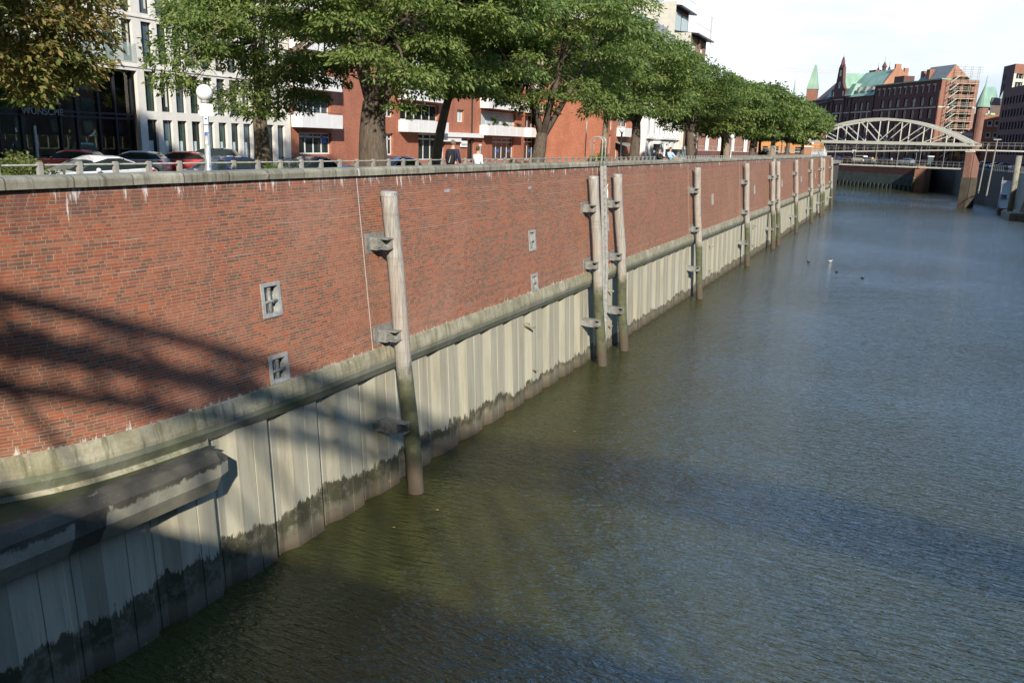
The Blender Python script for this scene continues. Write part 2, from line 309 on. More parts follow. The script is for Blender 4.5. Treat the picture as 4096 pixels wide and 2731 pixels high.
# ------------------------------------------------------------------ mesh builder
class MB:
    def __init__(s): s.v = []; s.f = []; s.n = 0
    def add(s, vs, fs):
        vs = np.asarray(vs, float); s.v.append(vs); b = s.n; s.n += len(vs)
        s.f += [tuple(i + b for i in f) for f in fs]; return s
    def box(s, x0, x1, y0, y1, z0, z1):
        return s.add([(x0, y0, z0), (x1, y0, z0), (x1, y1, z0), (x0, y1, z0), (x0, y0, z1), (x1, y0, z1), (x1, y1, z1), (x0, y1, z1)],
                     [(0, 3, 2, 1), (4, 5, 6, 7), (0, 1, 5, 4), (1, 2, 6, 5), (2, 3, 7, 6), (3, 0, 4, 7)])
    def bar(s, p, q, w, h, up=(0, 0, 1)):
        p, q = Vector(p), Vector(q); d = (q - p).normalized(); u = Vector(up)
        if abs(d.dot(u)) > .98: u = Vector((1, 0, 0))
        a = d.cross(u).normalized() * (w / 2); b = a.cross(d).normalized() * (h / 2)
        return s.add([p - a - b, p + a - b, p + a + b, p - a + b, q - a - b, q + a - b, q + a + b, q - a + b],
                     [(0, 1, 2, 3), (7, 6, 5, 4), (0, 4, 5, 1), (1, 5, 6, 2), (2, 6, 7, 3), (3, 7, 4, 0)])
    def tube(s, pts, rad, n=8, cap=True):
        pts = [Vector(p) for p in pts]; k = len(pts); rad = [rad] * k if isinstance(rad, (int, float)) else rad
        V = []; F = []; pa = None
        for i, p in enumerate(pts):
            d = (pts[min(i + 1, k - 1)] - pts[max(i - 1, 0)]).normalized()
            if pa is None: pa = d.cross(Vector((0, 0, 1)) if abs(d.z) < .9 else Vector((1, 0, 0))).normalized()
            a = (pa - d * pa.dot(d)).normalized(); pa = a; b = d.cross(a)
            for j in range(n):
                t = 2 * math.pi * j / n; V.append(p + (a * math.cos(t) + b * math.sin(t)) * rad[i])
        for i in range(k - 1):
            for j in range(n):
                j2 = (j + 1) % n; F.append((i * n + j, i * n + j2, (i + 1) * n + j2, (i + 1) * n + j))
        if cap: F += [tuple(range(n))[::-1], tuple((k - 1) * n + j for j in range(n))]
        return s.add(V, F)
    def prism(s, poly, z0, z1):     # poly in plan
        n = len(poly); V = [(p[0], p[1], z0) for p in poly] + [(p[0], p[1], z1) for p in poly]
        return s.add(V, [tuple(range(n))[::-1], tuple(range(n, 2 * n))] + [(i, (i + 1) % n, (i + 1) % n + n, i + n) for i in range(n)])
    def extr(s, A, B):              # two matching 3D outlines
        n = len(A); return s.add(list(A) + list(B), [tuple(range(n))[::-1], tuple(range(n, 2 * n))] + [(i, (i + 1) % n, (i + 1) % n + n, i + n) for i in range(n)])
    def quad(s, a, b, c, d): return s.add([a, b, c, d], [(0, 1, 2, 3)])
    def poly(s, pts): return s.add(pts, [tuple(range(len(pts)))])
    def sweep(s, secs, closed=True):
        m = len(secs[0]); V = [p for q in secs for p in q]; F = []
        for i in range(len(secs) - 1):
            for j in range(m if closed else m - 1):
                j2 = (j + 1) % m; F.append((i * m + j, i * m + j2, (i + 1) * m + j2, (i + 1) * m + j))
        if closed: F += [tuple(range(m))[::-1], tuple((len(secs) - 1) * m + j for j in range(m))]
        return s.add(V, F)
    def lathe(s, prof, c=(0, 0, 0), n=16):
        return s.tubeprof([(c[0], c[1], c[2] + z, r) for r, z in prof], n)
    def tubeprof(s, P, n):
        V = []; F = []
        for x, y, z, r in P:
            for j in range(n):
                t = 2 * math.pi * j / n; V.append((x + r * math.cos(t), y + r * math.sin(t), z))
        for i in range(len(P) - 1):
            for j in range(n):
                j2 = (j + 1) % n; F.append((i * n + j, i * n + j2, (i + 1) * n + j2, (i + 1) * n + j))
        F += [tuple(range(n))[::-1], tuple((len(P) - 1) * n + j for j in range(n))]
        return s.add(V, F)
    def ball(s, c, r, n=14, sq=(1, 1, 1)):
        P = []; m = n // 2 + 1; V = []; F = []
        for i in range(m + 1):
            a = math.pi * i / m
            for j in range(n):
                t = 2 * math.pi * j / n
                V.append((c[0] + r * sq[0] * math.sin(a) * math.cos(t), c[1] + r * sq[1] * math.sin(a) * math.sin(t), c[2] - r * sq[2] * math.cos(a)))
        for i in range(m):
            for j in range(n):
                j2 = (j + 1) % n; F.append((i * n + j, i * n + j2, (i + 1) * n + j2, (i + 1) * n + j))
        return s.add(V, F)
    def build(s, name, mat, parent=None, smooth=False, kind=None, origin=None):
        V = np.concatenate(s.v) if s.v else np.zeros((0, 3))
        base = wloc(parent) if parent is not None else (np.array(origin, float) if origin is not None else np.zeros(3))
        me = bpy.data.meshes.new(name); me.from_pydata((V - base).tolist(), [], s.f); me.materials.append(M[mat] if isinstance(mat, str) else mat)
        if smooth: me.polygons.foreach_set('use_smooth', [True] * len(me.polygons))
        me.update(); o = bpy.data.objects.new(name, me); COL.objects.link(o)
        if parent is not None: o.parent = parent
        elif origin is not None: o.location = origin
        if kind: o['kind'] = kind
        return o

def wloc(o):
    v = np.zeros(3)
    while o is not None: v += np.array(o.location); o = o.parent
    return v
def thing(name, label, cat, loc=(0, 0, 0), group=None):
    o = bpy.data.objects.new(name, None); COL.objects.link(o); o.location = loc; o.empty_display_size = .2
    return tag(o, label, cat, group)
def tag(o, label, cat, group=None):
    o['label'] = label; o['category'] = cat
    if group: o['group'] = group
    return o
def kids(o): return [c for c in bpy.data.objects if c.parent == o]
def copy_tree(o, parent=None, top=True):
    c = o.copy(); COL.objects.link(c)
    if not top: c.parent = parent
    for ch in KID.get(o.name) or kids(o): copy_tree(ch, c, False)
    return c
KID = {}
# where a photograph point lies: on the plane x = X, y = Y or z = Z
def ray(px, py):
    return _f * 1888.0 * (1880 / 1888) + _r * (px - 1176) - _u * (py - 784)
def atx(px, py, X): r = ray(px, py); t = X / r.x; return Vector((X, r.y * t, 10 + r.z * t))
def aty(px, py, Y): r = ray(px, py); t = Y / r.y; return Vector((r.x * t, Y, 10 + r.z * t))
def atz(px, py, Z): r = ray(px, py); t = (Z - 10) / r.z; return Vector((r.x * t, r.y * t, Z))

def holes_wall(mb, to3, U, Z, holes, depth, us=(), zs=()):
    """wall sheet with rectangular openings and their reveals; to3(u, z, d)"""
    uu = sorted(set([U[0], U[1]] + [h[0] for h in holes] + [h[1] for h in holes] + list(us)))
    zz = sorted(set([Z[0], Z[1]] + [h[2] for h in holes] + [h[3] for h in holes] + list(zs)))
    for a, b in zip(uu, uu[1:]):
        for c, d in zip(zz, zz[1:]):
            um, zm = (a + b) / 2, (c + d) / 2
            if any(h[0] < um < h[1] and h[2] < zm < h[3] for h in holes): continue
            mb.quad(to3(a, c, 0), to3(b, c, 0), to3(b, d, 0), to3(a, d, 0))
    for (a, b, c, d) in [h[:4] for h in holes]:
        mb.quad(to3(a, c, 0), to3(a, c, depth), to3(a, d, depth), to3(a, d, 0)); mb.quad(to3(b, c, 0), to3(b, d, 0), to3(b, d, depth), to3(b, c, depth))
        mb.quad(to3(a, d, 0), to3(a, d, depth), to3(b, d, depth), to3(b, d, 0)); mb.quad(to3(a, c, 0), to3(b, c, 0), to3(b, c, depth), to3(a, c, depth))
def plane3(O, du, nrm):
    """to3 for a vertical wall: origin O, horizontal direction du, outward normal nrm"""
    O = Vector(O); du = Vector(du).normalized(); nrm = Vector(nrm).normalized()
    return lambda u, z, d: O + du * u - nrm * d + Vector((0, 0, z))
def add_window(parent, to3, a, b, c, d, depth, fr='wframe', gl='glass', mull=1, trans=0, fw=.06, name='window'):
    m = MB(); e = .05
    def bx(u0, u1, z0, z1):
        A = [to3(u0, z0, depth - e), to3(u1, z0, depth - e), to3(u1, z1, depth - e), to3(u0, z1, depth - e)]
        B = [to3(u0, z0, depth - .002), to3(u1, z0, depth - .002), to3(u1, z1, depth - .002), to3(u0, z1, depth - .002)]
        m.extr(A, B)
    bx(a, a + fw, c, d); bx(b - fw, b, c, d); bx(a + fw, b - fw, c, c + fw); bx(a + fw, b - fw, d - fw, d)
    for k in range(mull): u = a + (b - a) * (k + 1) / (mull + 1); bx(u - fw / 2, u + fw / 2, c + fw, d - fw)
    if trans: z = c + (d - c) * trans; bx(a + fw, b - fw, z - fw / 2, z + fw / 2)
    w_ = m.build(name, fr, parent)
    p = MB(); p.extr([to3(a + .01, c + .01, depth - .02), to3(b - .01, c + .01, depth - .02), to3(b - .01, d - .01, depth - .02), to3(a + .01, d - .01, depth - .02)],
                     [to3(a + .01, c + .01, depth + .02), to3(b - .01, c + .01, depth + .02), to3(b - .01, d - .01, depth + .02), to3(a + .01, d - .01, depth + .02)])
    p.build('pane', gl, w_)
    return w_
def text_mesh(name, body, size, mat, parent, origin, xdir, updir, extr=.01, align='CENTER'):
    cu = bpy.data.curves.new('t', 'FONT'); cu.body = body; cu.size = size; cu.extrude = extr; cu.align_x = align; cu.align_y = 'CENTER'
    ob = bpy.data.objects.new('t', cu); COL.objects.link(ob); bpy.context.view_layer.update()
    me = bpy.data.meshes.new_from_object(ob.evaluated_get(bpy.context.evaluated_depsgraph_get())); bpy.data.objects.remove(ob)
    x = Vector(xdir).normalized(); u = Vector(updir).normalized(); n = x.cross(u)
    mt = Matrix(((x.x, u.x, n.x, origin[0]), (x.y, u.y, n.y, origin[1]), (x.z, u.z, n.z, origin[2]), (0, 0, 0, 1)))
    me.transform(mt)
    if parent is not None: me.transform(Matrix.Translation(-Vector(wloc(parent))))
    me.materials.clear(); me.materials.append(M[mat]); o = bpy.data.objects.new(name, me); COL.objects.link(o)
    if parent is not None: o.parent = parent
    return o
# ================================================================== SETTING
wm = MB(); wm.quad((-900, -400, 0), (900, -400, 0), (900, 1400, 0), (-900, 1400, 0)); wm.build('water', 'water', kind='structure')
lm = MB(); lm.prism([(-3000, -500), (-15.6, -500), (-15.6, 8), (-14.4, 10), (-13.9, 13), (-13.9, 192), (-24, 204), (-70, 262), (-3000, 1600)], -3, 7.5); lm.build('road', 'asphalt', kind='structure')
pm = MB(); pm.box(-16.72, -13.45, -300, 192, 7.6, 8.15); pm.build('pavement', 'paving', kind='structure')
pf = MB(); pf.box(-3000, -32.0, -60, 300, 7.4, 7.7); pf.build('pavement', 'paving', kind='structure')
fl = MB(); fl.prism([(-3000, 2650), (-200, 495), (-24, 285), (2, 254), (6, 262), (11, 250), (12.9, 213), (15.4, 205), (17, 192), (18.5, 180), (18.5, 150), (26, 140), (26, -500), (3000, -500), (3000, 3000), (-3000, 3000)], -3, 7.1)
fl.build('ground', 'asphalt', kind='structure')

# ================================================================== QUAY WALL
def xb(y):      # the foot of the wall curves back towards the bridge
    return float(np.mean([np.interp(y + q, [2, 7.5, 8.34, 9.23, 10.44, 12.6, 15.2], [-14.6, -14.25, -13.72, -13.25, -12.99, -12.76, -12.63]) for q in (-.5, -.25, 0, .25, .5)]))
ZB, ZT, YE = 4.33, 8.99, 160.0
def wx(y, z): k = (z - ZB) / (ZT - ZB); return xb(y) * (1 - k) + (-13.1) * k
def wall3(u, z, d): return Vector((wx(u, z) - d, u, z))
quay = thing('quay_wall', 'long red brick quay wall with concrete coping above beige sheet piling', 'quay wall', (-13.1, 2, 0))
RY = [(14.07, 14.62)] + [(14.07 + k * 14.6, 14.62 + k * 14.6) for k in range(1, 2)] + [(37.35, 37.95), (61.1, 61.6), (79.3, 79.8), (97.5, 98.0), (115.5, 116.0), (133.5, 134)]
holes = []
for i, (a, b) in enumerate(RY):
    holes.append((a, b, 5.93, 6.66))
    if i < 3: holes.append((a, b, 4.38 if i != 2 else 4.42, 4.98))
mb = MB(); us = [2 + i * .35 for i in range(42)] + [20 + i * 10 for i in range(14)]
holes_wall(mb, wall3, (2, YE), (ZB, ZT), holes, .2, us=us, zs=[5.2, 6, 7, 8])
mb.quad(wall3(YE, ZB, 0), wall3(YE, ZT, 0), wall3(YE, ZT, 0) - Vector((.9, 0, 0)), wall3(YE, ZB, 0) - Vector((1.4, 0, 0)))
mb.build('brick_face', 'quay', quay)
for i, h in enumerate(holes):
    a, b, c, d = h; ym = (a + b) / 2; redn = (abs(a - 37.35) < .1 and c < 5)
    fr = MB(); w_ = .055
    for (u0, u1, z0, z1) in ((a - .03, a + w_, c - .03, d + .03), (b - w_, b + .03, c - .03, d + .03), (a + w_, b - w_, c - .03, c + w_), (a + w_, b - w_, d - w_, d + .03)):
        A = [wall3(u, z, -.03) for u, z in ((u0, z0), (u1, z0), (u1, z1), (u0, z1))]; B = [wall3(u, z, .1) for u, z in ((u0, z0), (u1, z0), (u1, z1), (u0, z1))]; fr.extr(A, B)
    f = fr.build('mooring_niche', 'red' if redn else 'galv', quay)
    bk = MB(); bk.quad(wall3(a, c, .19), wall3(b, c, .19), wall3(b, d, .19), wall3(a, d, .19)); [bk.quad(wall3(q, c, .0), wall3(q, d, .0), wall3(q, d, .19), wall3(q, c, .19)) for q in (a + .004, b - .004)]; bk.quad(wall3(a, c + .004, 0), wall3(b, c + .004, 0), wall3(b, c + .004, .19), wall3(a, c + .004, .19)); bk.build('back_plate', 'red' if redn else 'galv', f)
    cx = MB(); zc = (c + d) / 2 - .05; cx.tube([wall3(ym, c + .02, .05), wall3(ym, d - .14, .05)], [.045, .045], 10); cx.tube([wall3(ym, d - .14, .05), wall3(ym, d - .1, .05)], [.06, .055], 10)
    cx.tube([wall3(a + .03, zc, .03), wall3(b - .03, zc, .03)], .035, 8); cx.build('mooring_cross', 'steel', f, smooth=True)
# vertical expansion joints with pale sealant
jm = MB()
for k in range(8):
    y = 18.02 + 18.03 * k
    jm.extr([wall3(y - .011, ZB, -.004), wall3(y + .011, ZB, -.004), wall3(y + .011, ZT, -.004), wall3(y - .011, ZT, -.004)], [wall3(y - .011, ZB, .01), wall3(y + .011, ZB, .01), wall3(y + .011, ZT, .01), wall3(y - .011, ZT, .01)])
jm.build('expansion_joint', 'offwhite', quay)
# coping with a rounded water side edge
cp = MB(); secs = []
prof = [(-13.02, 8.985), (-13.02, 9.1), (-13.03, 9.14), (-13.06, 9.17), (-13.11, 9.185), (-13.42, 9.195), (-13.48, 9.17), (-13.48, 7.9), (-13.3, 7.9), (-13.3, 8.985)]
for y in [2] + list(np.arange(3, 160, 1.22)) + [160.05]: secs.append([(x + rnd.uniform(-.006, .006) * (i < 6), y, z + rnd.uniform(-.007, .007) * (i < 6)) for i, (x, z) in enumerate(prof)])
cp.sweep(secs); cp.build('coping', 'coping', quay)
# ledge
le = MB(); s1 = []; s2 = []
for y in [2] + [3 + i * .35 for i in range(41)] + list(np.arange(18, 160, 4.5)) + [160.1]:
    x0 = xb(y)
    s1.append([(x0 - .02, y, 4.345), (x0 + .06, y, 4.32), (x0 + .13, y, 4.02), (x0 + .13, y, 3.93), (x0 - .3, y, 3.93)])
    s2.append([(x0 + .125, y, 3.93), (x0 + .11, y, 3.8), (x0 - .02, y, 3.57), (x0 - .5, y, 3.57), (x0 - .5, y, 3.93)])
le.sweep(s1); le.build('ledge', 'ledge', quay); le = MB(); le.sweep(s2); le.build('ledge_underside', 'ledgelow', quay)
# sheet piling: trapezoid section with interlocks
sp = MB(); pts = []; P = 1.78; y = 4.0
sec = [(0, 0), (.5, 0), (.51, -.014), (.53, -.014), (.54, 0), (1.0, 0), (1.03, -.02), (1.06, -.13), (1.2, -.14), (1.21, -.155), (1.24, -.155), (1.25, -.14), (1.42, -.14), (1.76, -.01), (1.78, 0)]
while y < YE:
    for a, d in sec[:-1]: pts.append((y + a, d))
    y += P
def shx(y, z): return -12.56 - .05 * z
bot = [(shx(y, -1) + d, y, -1) for y, d in pts]; top = [(shx(y, 3.7) + d, y, 3.66 if y > 12.0 else 3.4) for y, d in pts]
sp.sweep([bot, [(shx(y, 1.5) + d, y, 1.5) for y, d in pts], top], closed=False); sp.box(-14.2, -13.3, 2, 12.4, -1, 3.4); sp.box(-13.9, -13.3, 12.4, YE, -1, 4.2); sp.box(-13.9, -12.6, YE - .02, YE + .02, -1, 3.6)
sp.build('sheet_piling', 'sheet', quay)
# small rope stubs on the piling
for (yy, zz) in [(28.56, 2.98), (28.98, 1.15), (38.07, 2.98), (38.2, 1.2), (61, 2.9), (61.2, 1.1), (80, 2.9), (80.2, 1.1)]:
    st = MB(); st.tube([(-12.95, yy, zz), (-12.38, yy, zz)], .045, 8); st.box(-12.8, -12.66, yy - .1, yy + .1, zz + .03, zz + .12); st.build('mooring_stub', 'ledge', quay)
# concrete kerb beam and algae shelf at the near end
def fx(y): return -12.03 - .3 * max(0, (12.1 - y) / 5.1) ** 1.3
bm = MB(); secs = []
for y, c in [(2, 0), (5, 0), (7, 0), (8, 0), (9, 0), (10, 0), (11, 0), (11.75, 0), (12.05, 1)]:
    x = fx(max(y, 5)); i = .18 * c
    secs.append([(x - .45, y, 3.62 - i * .6), (x - .12, y, 3.60 - i), (x - i * .6, y, 3.43 - i), (x - i * .6, y, 3.08), (x - .16 - i * .6, y, 2.74 + i), (x - .9, y, 2.74 + i), (x - .9, y, 3.3)])
bm.sweep(secs)
def beam_mat():
    t = NT('stained_beam_concrete'); X = t.xyz(); c = t.ramp(t.noise(2, 6), [(.3, (.19, .18, .135)), (.7, (.30, .285, .22))])
    e = t.math('ADD', t.math('SUBTRACT', X[2], 3.30), t.math('MULTIPLY', t.math('SUBTRACT', t.noise(3.2, 6, .7), .5), .45))
    e = t.math('ADD', e, t.math('MULTIPLY', t.math('LESS_THAN', t.math('ABSOLUTE', t.math('SUBTRACT', X[1], t.math('MULTIPLY_ADD', X[2], .12, 8.45))), .3), .8))
    s = t.ramp(e, [(0, 0), (.05, 1)]); pk = t.ramp(t.noise(3, 5, .7), [(.66, 0), (.7, 1)])
    c = t.mix(t.math('MULTIPLY', s, t.math('SUBTRACT', 1, pk)), c, t.ramp(t.noise(1.2, 4), [(.35, (.032, .03, .022)), (.65, (.09, .082, .06))]))
    t.bump(t.noise(14, 5), .5, .02); return t.fin(c, .85)
M['beam'] = beam_mat(); bm.build('kerb_beam', 'beam', quay)
sh = MB(); A = []; B = []
for y in [2] + [3 + .5 * i for i in range(19)] + [12.1]:
    A.append((fx(max(y, 5)) - .42, y, 3.55)); B.append((min(xb(y) + .02, fx(max(y, 5)) - .43), y, 3.50))
for i in range(len(A) - 1): sh.quad(A[i], A[i + 1], B[i + 1], B[i])
sh.build('algae_shelf', 'algae', quay)
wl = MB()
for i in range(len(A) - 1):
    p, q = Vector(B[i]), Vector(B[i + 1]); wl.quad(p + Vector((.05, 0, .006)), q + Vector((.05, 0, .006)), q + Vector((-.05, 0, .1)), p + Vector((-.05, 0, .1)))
wl.build('pale_edge', 'ledge', quay)  # pale concrete strip along the wall side of the shelf
# graffiti scribble beside the ladder, pale repair plates
gf = MB()
for k in range(9):
    y0 = 37.2 + k * .085; z0 = 8.35 - k * .03; pts = [wall3(y0 + rnd.uniform(-.06, .2), z0 - j * .16 + rnd.uniform(-.07, .07), -.012) for j in range(6)]
    gf.tube(pts, .016, 4)
gf.build('graffiti', 'signw', quay)
pl = MB()
for (yy, zz, s_) in [(22.7, 8.42, .16), (29.0, 8.28, .12), (21.3, 8.83, 0)]:
    if s_: pl.extr([wall3(yy + a, zz + b, -.015) for a, b in ((-s_, -.05), (s_, -.05), (s_, .05), (-s_, .05))], [wall3(yy + a, zz + b, .01) for a, b in ((-s_, -.05), (s_, -.05), (s_, .05), (-s_, .05))])
pl.build('wall_plate', 'galv', quay)

# ================================================================== FENDER PILES
WORDS = ['nearest grey timber fender pile standing alone against the brick quay wall', 'timber fender pile just left of the first quay ladder', 'timber fender pile just right of the first quay ladder, notched near its middle',
         'single timber fender pile midway between the first ladder and the ducks', 'single timber fender pile just before the second quay ladder', 'timber fender pile on the near side of the second quay ladder',
         'timber fender pile on the far side of the second quay ladder', 'slim far timber fender pile, first beyond the second ladder', 'slim far timber fender pile, second beyond the second ladder',
         'far timber fender pile on the near side of the third ladder', 'far timber fender pile on the far side of the third ladder', 'last timber fender pile at the far end of the brick wall']
PY = [18.9, 35.1, 38.5, 55.0, 73.3, 88.3, 92.0, 107.5, 124.5, 138.6, 142.4, 157.3]
PTOP = [8.56, 8.58, 8.6, 8.66, 8.75, 8.75, 8.75, 8.8, 8.8, 8.8, 8.8, 8.85]
def make_pile(seed, y, zt, words):
    r0 = random.Random(seed); t = thing('fender_pile', words, 'pile', (-11.8 - .0, y, -.6), 'timber fender piles along the quay wall')
    m = MB(); n = 16; pts = []; nk = 22; rad = []
    dx = r0.uniform(-.03, .03)
    for i in range(nk):
        k = i / (nk - 1); z = -.6 + k * (zt + .6)
        x = -11.78 - .104 * z + .02 * math.sin(z * 1.3 + seed); yy = y + .025 * math.sin(z * .9 + seed * 2)
        rr = (.235 - .012 * k) * (1 + r0.uniform(-.02, .02))
        if seed == 2 and 3.9 < z < 5.0: rr *= .9
        if seed == 2: yy += .12 * max(0, 1 - abs(z - 4.9) / 3) - .06
        pts.append((x, yy, z)); rad.append(rr)
    V = []; F = []
    for (x, yy, z), rr in zip(pts, rad):
        for j in range(n):
            a = 2 * math.pi * j / n; q = rr * (1 + r0.uniform(-.018, .018)); V.append((x + q * math.cos(a), yy + q * math.sin(a), z))
    for i in range(nk - 1):
        for j in range(n): j2 = (j + 1) % n; F.append((i * n + j, i * n + j2, (i + 1) * n + j2, (i + 1) * n + j))
    F.append(tuple((nk - 1) * n + j for j in range(n))); m.add(V, F); m.build('timber', 'pile', t, smooth=True)
    c = MB(); x, yy, z = pts[-1]; c.tubeprof([(x, yy, z - .11, rad[-1] + .008), (x, yy, z - .02, rad[-1] + .01), (x, yy, z + .015, rad[-1] - .03)], 18); c.build('cap_band', 'galv', t)
    for zz in (7.2, 4.68, 2.05):
        xp = -11.78 - .104 * zz; xw = wx(y, zz) if zz > 4.3 else shx(y, zz) - .2; b = MB()
        if zz > 4.3: b.box(xw - .02, xw + .035, y - .78, y + .06, zz - .27, zz + .27)
        else: b.extr([(xw, y - .9, zz - .12), (xw, y - .1, zz - .12), (xw, y - .1, zz + .12), (xw, y - .9, zz + .12)], [(xw + .42, y - .62, zz - .12), (xw + .42, y - .3, zz - .12), (xw + .42, y - .3, zz + .12), (xw + .42, y - .62, zz + .12)])
        b.box(xw + .03, xp - .12, y - .60, y - .26, zz - .17, zz + .17)
        # open clamp: web with two flanges
        x1 = xp - .12; b.box(x1, x1 + .03, y - .62, y - .2, zz - .16, zz + .16); b.box(x1 + .03, x1 + .26, y - .5, y - .2, zz + .12, zz + .15); b.box(x1 + .03, x1 + .26, y - .5, y - .2, zz - .15, zz - .12)
        b.box(x1 + .03, x1 + .25, y - .26, y - .235, zz - .12, zz + .12)
        for sy in (-.56, -.3): b.tube([(x1 + .03, y + sy, zz + .07), (x1 + .06, y + sy, zz + .07)], .022, 6); b.tube([(x1 + .03, y + sy, zz - .07), (x1 + .06, y + sy, zz - .07)], .022, 6)
        b.build('clamp_bracket', 'steel', t)
    return t
for i, (y, zt) in enumerate(zip(PY, PTOP)): make_pile(i, y, zt, WORDS[i])

# ================================================================== LADDERS
def make_ladder(y, words):
    t = thing('quay_ladder', words, 'ladder', (-12.95, y, 0), 'ladders on the quay wall')
    for s in (-.22, .22):
        m = MB(); m.bar((-12.82, y + s, 9.0), (-12.44, y + s, 4.4), .13, .05, (0, 1, 0)); m.bar((-12.44, y + s, 4.4), (-12.3, y + s, .35), .12, .05, (0, 1, 0)); m.build('stringer', 'galv', t)
        h = MB(); P_ = [(-12.86, y + s, 8.7), (-12.84, y + s, 9.5)]
        for a in range(0, 181, 20): P_.append((-13.13 + .29 * math.cos(R(a)), y + s, 10.1 + .2 * math.sin(R(a))))
        P_ += [(-13.42, y + s, 9.28)]; h.tube(P_, .025, 8); h.build('handrail', 'galv', t, smooth=True)
    for k in range(29):
        z = .55 + k * .28; x = -12.44 - (z - 4.4) * (.38 / 4.6) if z > 4.4 else -12.44 + (4.4 - z) * .0345
        r_ = MB(); r_.tube([(x, y - .22, z), (x, y + .22, z)], .016, 6); r_.build('rung', 'galv', t)
    return t
make_ladder(36.75, 'steel quay ladder with tall looped handrails between the near pair of piles')
make_ladder(90.1, 'steel quay ladder with looped handrails between the middle pair of far piles')
make_ladder(140.4, 'small distant quay ladder with looped handrails near the wall end')

# ================================================================== PROMENADE FENCE, LAMPS
fence = thing('railing', 'low promenade railing of square granite posts and one steel rail before the parked cars', 'railing', (-16.5, 4, 8.15))
rl = MB(); rl.tube([(-16.5, 2, 9.2), (-16.5, 190, 9.2)], .022, 8); rl.build('rail', 'steel', fence, smooth=True)
y = 8.8; k = 0; rest = MB()
while y < 186:
    p = MB() if k < 95 else rest; p.box(-16.55, -16.45, y - .05, y + .05, 7.9, 9.25); p.box(-16.54, -16.46, y - .04, y + .04, 9.25, 9.262)
    if k < 95: p.build('post', 'postst' if y < 31 or y > 60 else 'steel', fence)
    k += 1; y += .93
rest.build('distant_post', 'postst', fence, kind='stuff')
def lamp(x, y, zc, words, dark=False, signs=False):
    t = thing('street_lamp', words, 'street lamp', (x, y, 8.15), 'globe street lamps on the promenade'); mt = 'darkm' if dark else 'postst'
    p = MB(); p.tubeprof([(x, y, 8.1, .085), (x, y, 8.5, .08), (x, y, 8.52, .07), (x, y, zc - .24, .062)], 14); p.build('pole', 'galv' if not dark else 'darkm', t, smooth=True)
    c = MB(); c.tubeprof([(x, y, zc - .25, .06), (x, y, zc - .2, .085), (x, y, zc - .16, .085)], 14); c.build('collar', 'galv' if not dark else 'darkm', t)
    g = MB(); g.ball((x, y, zc), .178, 20); g.build('globe', 'lampw', t, smooth=True)
    return t
lp = lamp(-14.4, 14.2, 10.83, 'white globe street lamp with a pole covered in stickers beside the parked cars')
nv = Vector((14.4, -14.2, 0)).normalized(); sv = Vector((-nv.y, nv.x, 0)); o = Vector((-14.4, 14.2, 0)) + nv * .07
def plate(name, cu, zc, w_, h_, mt, par, off=.0, thick=.012):
    m = MB(); c = o + nv * off + sv * cu; A = [c + sv * a + Vector((0, 0, zc + b)) for a, b in ((-w_, -h_), (w_, -h_), (w_, h_), (-w_, h_))]
    m.extr(A, [p + nv * thick for p in A]); return m.build(name, mt, par)
plate('square_sign', .02, 10.46, .138, .13, 'signw', lp, .01); plate('small_sign', -.0, 10.235, .045, .085, 'signw', lp, .01); plate('small_sign', .0, 10.05, .04, .075, 'signw', lp, .01)
plate('sign_patch', 0, 10.27, .03, .02, 'signb', lp, .0235, .003)
for (a, z_, w_, h_, m_) in [(-.01, 9.93, .03, .03, 'signb'), (.01, 9.62, .02, .05, 'signw'), (-.01, 9.42, .025, .035, 'signw'), (.012, 9.23, .03, .02, 'signb'), (.0, 9.05, .025, .06, 'signw'), (.01, 8.9, .03, .025, 'red'), (-.015, 9.75, .02, .03, 'signw')]: plate('sticker', a, z_, w_, h_, m_, lp, -.012, .006)
lamp(-14.4, 74.8, 10.95, 'white globe street lamp on a slim pale pole in front of the locust trunks')
lamp(-14.4, 140.0, 11.05, 'small far white globe street lamp at the end of the promenade, beside the brick pier')
lamp(-18.2, 55.6, 10.95, 'dark shaded globe street lamp beside the passage between brick houses', True)
lamp(-18.2, 134, 11.2, 'far dark globe street lamp among the last locust trunks', True)
# ================================================================== OFFICE BLOCK (pale stone)
X0 = -41.0
off = thing('office_building', 'pale stone office block with deep narrow windows and a dark glazed lobby', 'building', (X0, 30, 7.8))
T3 = plane3((X0, 0, 0), (0, 1, 0), (1, 0, 0)); holes = []
lev = [(7.9, 10.57), (11.05, 13.3), (13.76, 16.02), (16.47, 18.8), (19.2, 21.4)]
cols = [35.88 + 1.125 * k for k in range(11)]
for fl_, (a, b) in enumerate(lev):
    for c in cols: holes.append((c, c + .74, a, b))
    if fl_ >= 2:
        for c in [34.55, 33.36, 31.95, 29.6, 28.4, 27.2, 24.8, 23.6, 22.4]: holes.append((c, c + .72, a, b))
wallm = MB(); hall = holes + [(17.0, 35.36, 7.7, 13.25)]
holes_wall(wallm, T3, (12, 48.52), (7.7, 22.4), hall, .26)
wallm.extr([T3(12, 22.4, 0), T3(48.52, 22.4, 0), T3(48.52, 22.4, 14), T3(12, 22.4, 14)], [T3(12, 22.8, -.2), T3(48.52, 22.8, -.2), T3(48.52, 22.8, 14), T3(12, 22.8, 14)])
wallm.box(X0 - 14, X0 - .52, 48.5, 48.52, 7.7, 22.4); wallm.box(X0 - 14, X0 - 13.9, 12, 48.5, 7.7, 22.4); wallm.box(X0 - 14, X0, 11.9, 12, 7.7, 22.4)
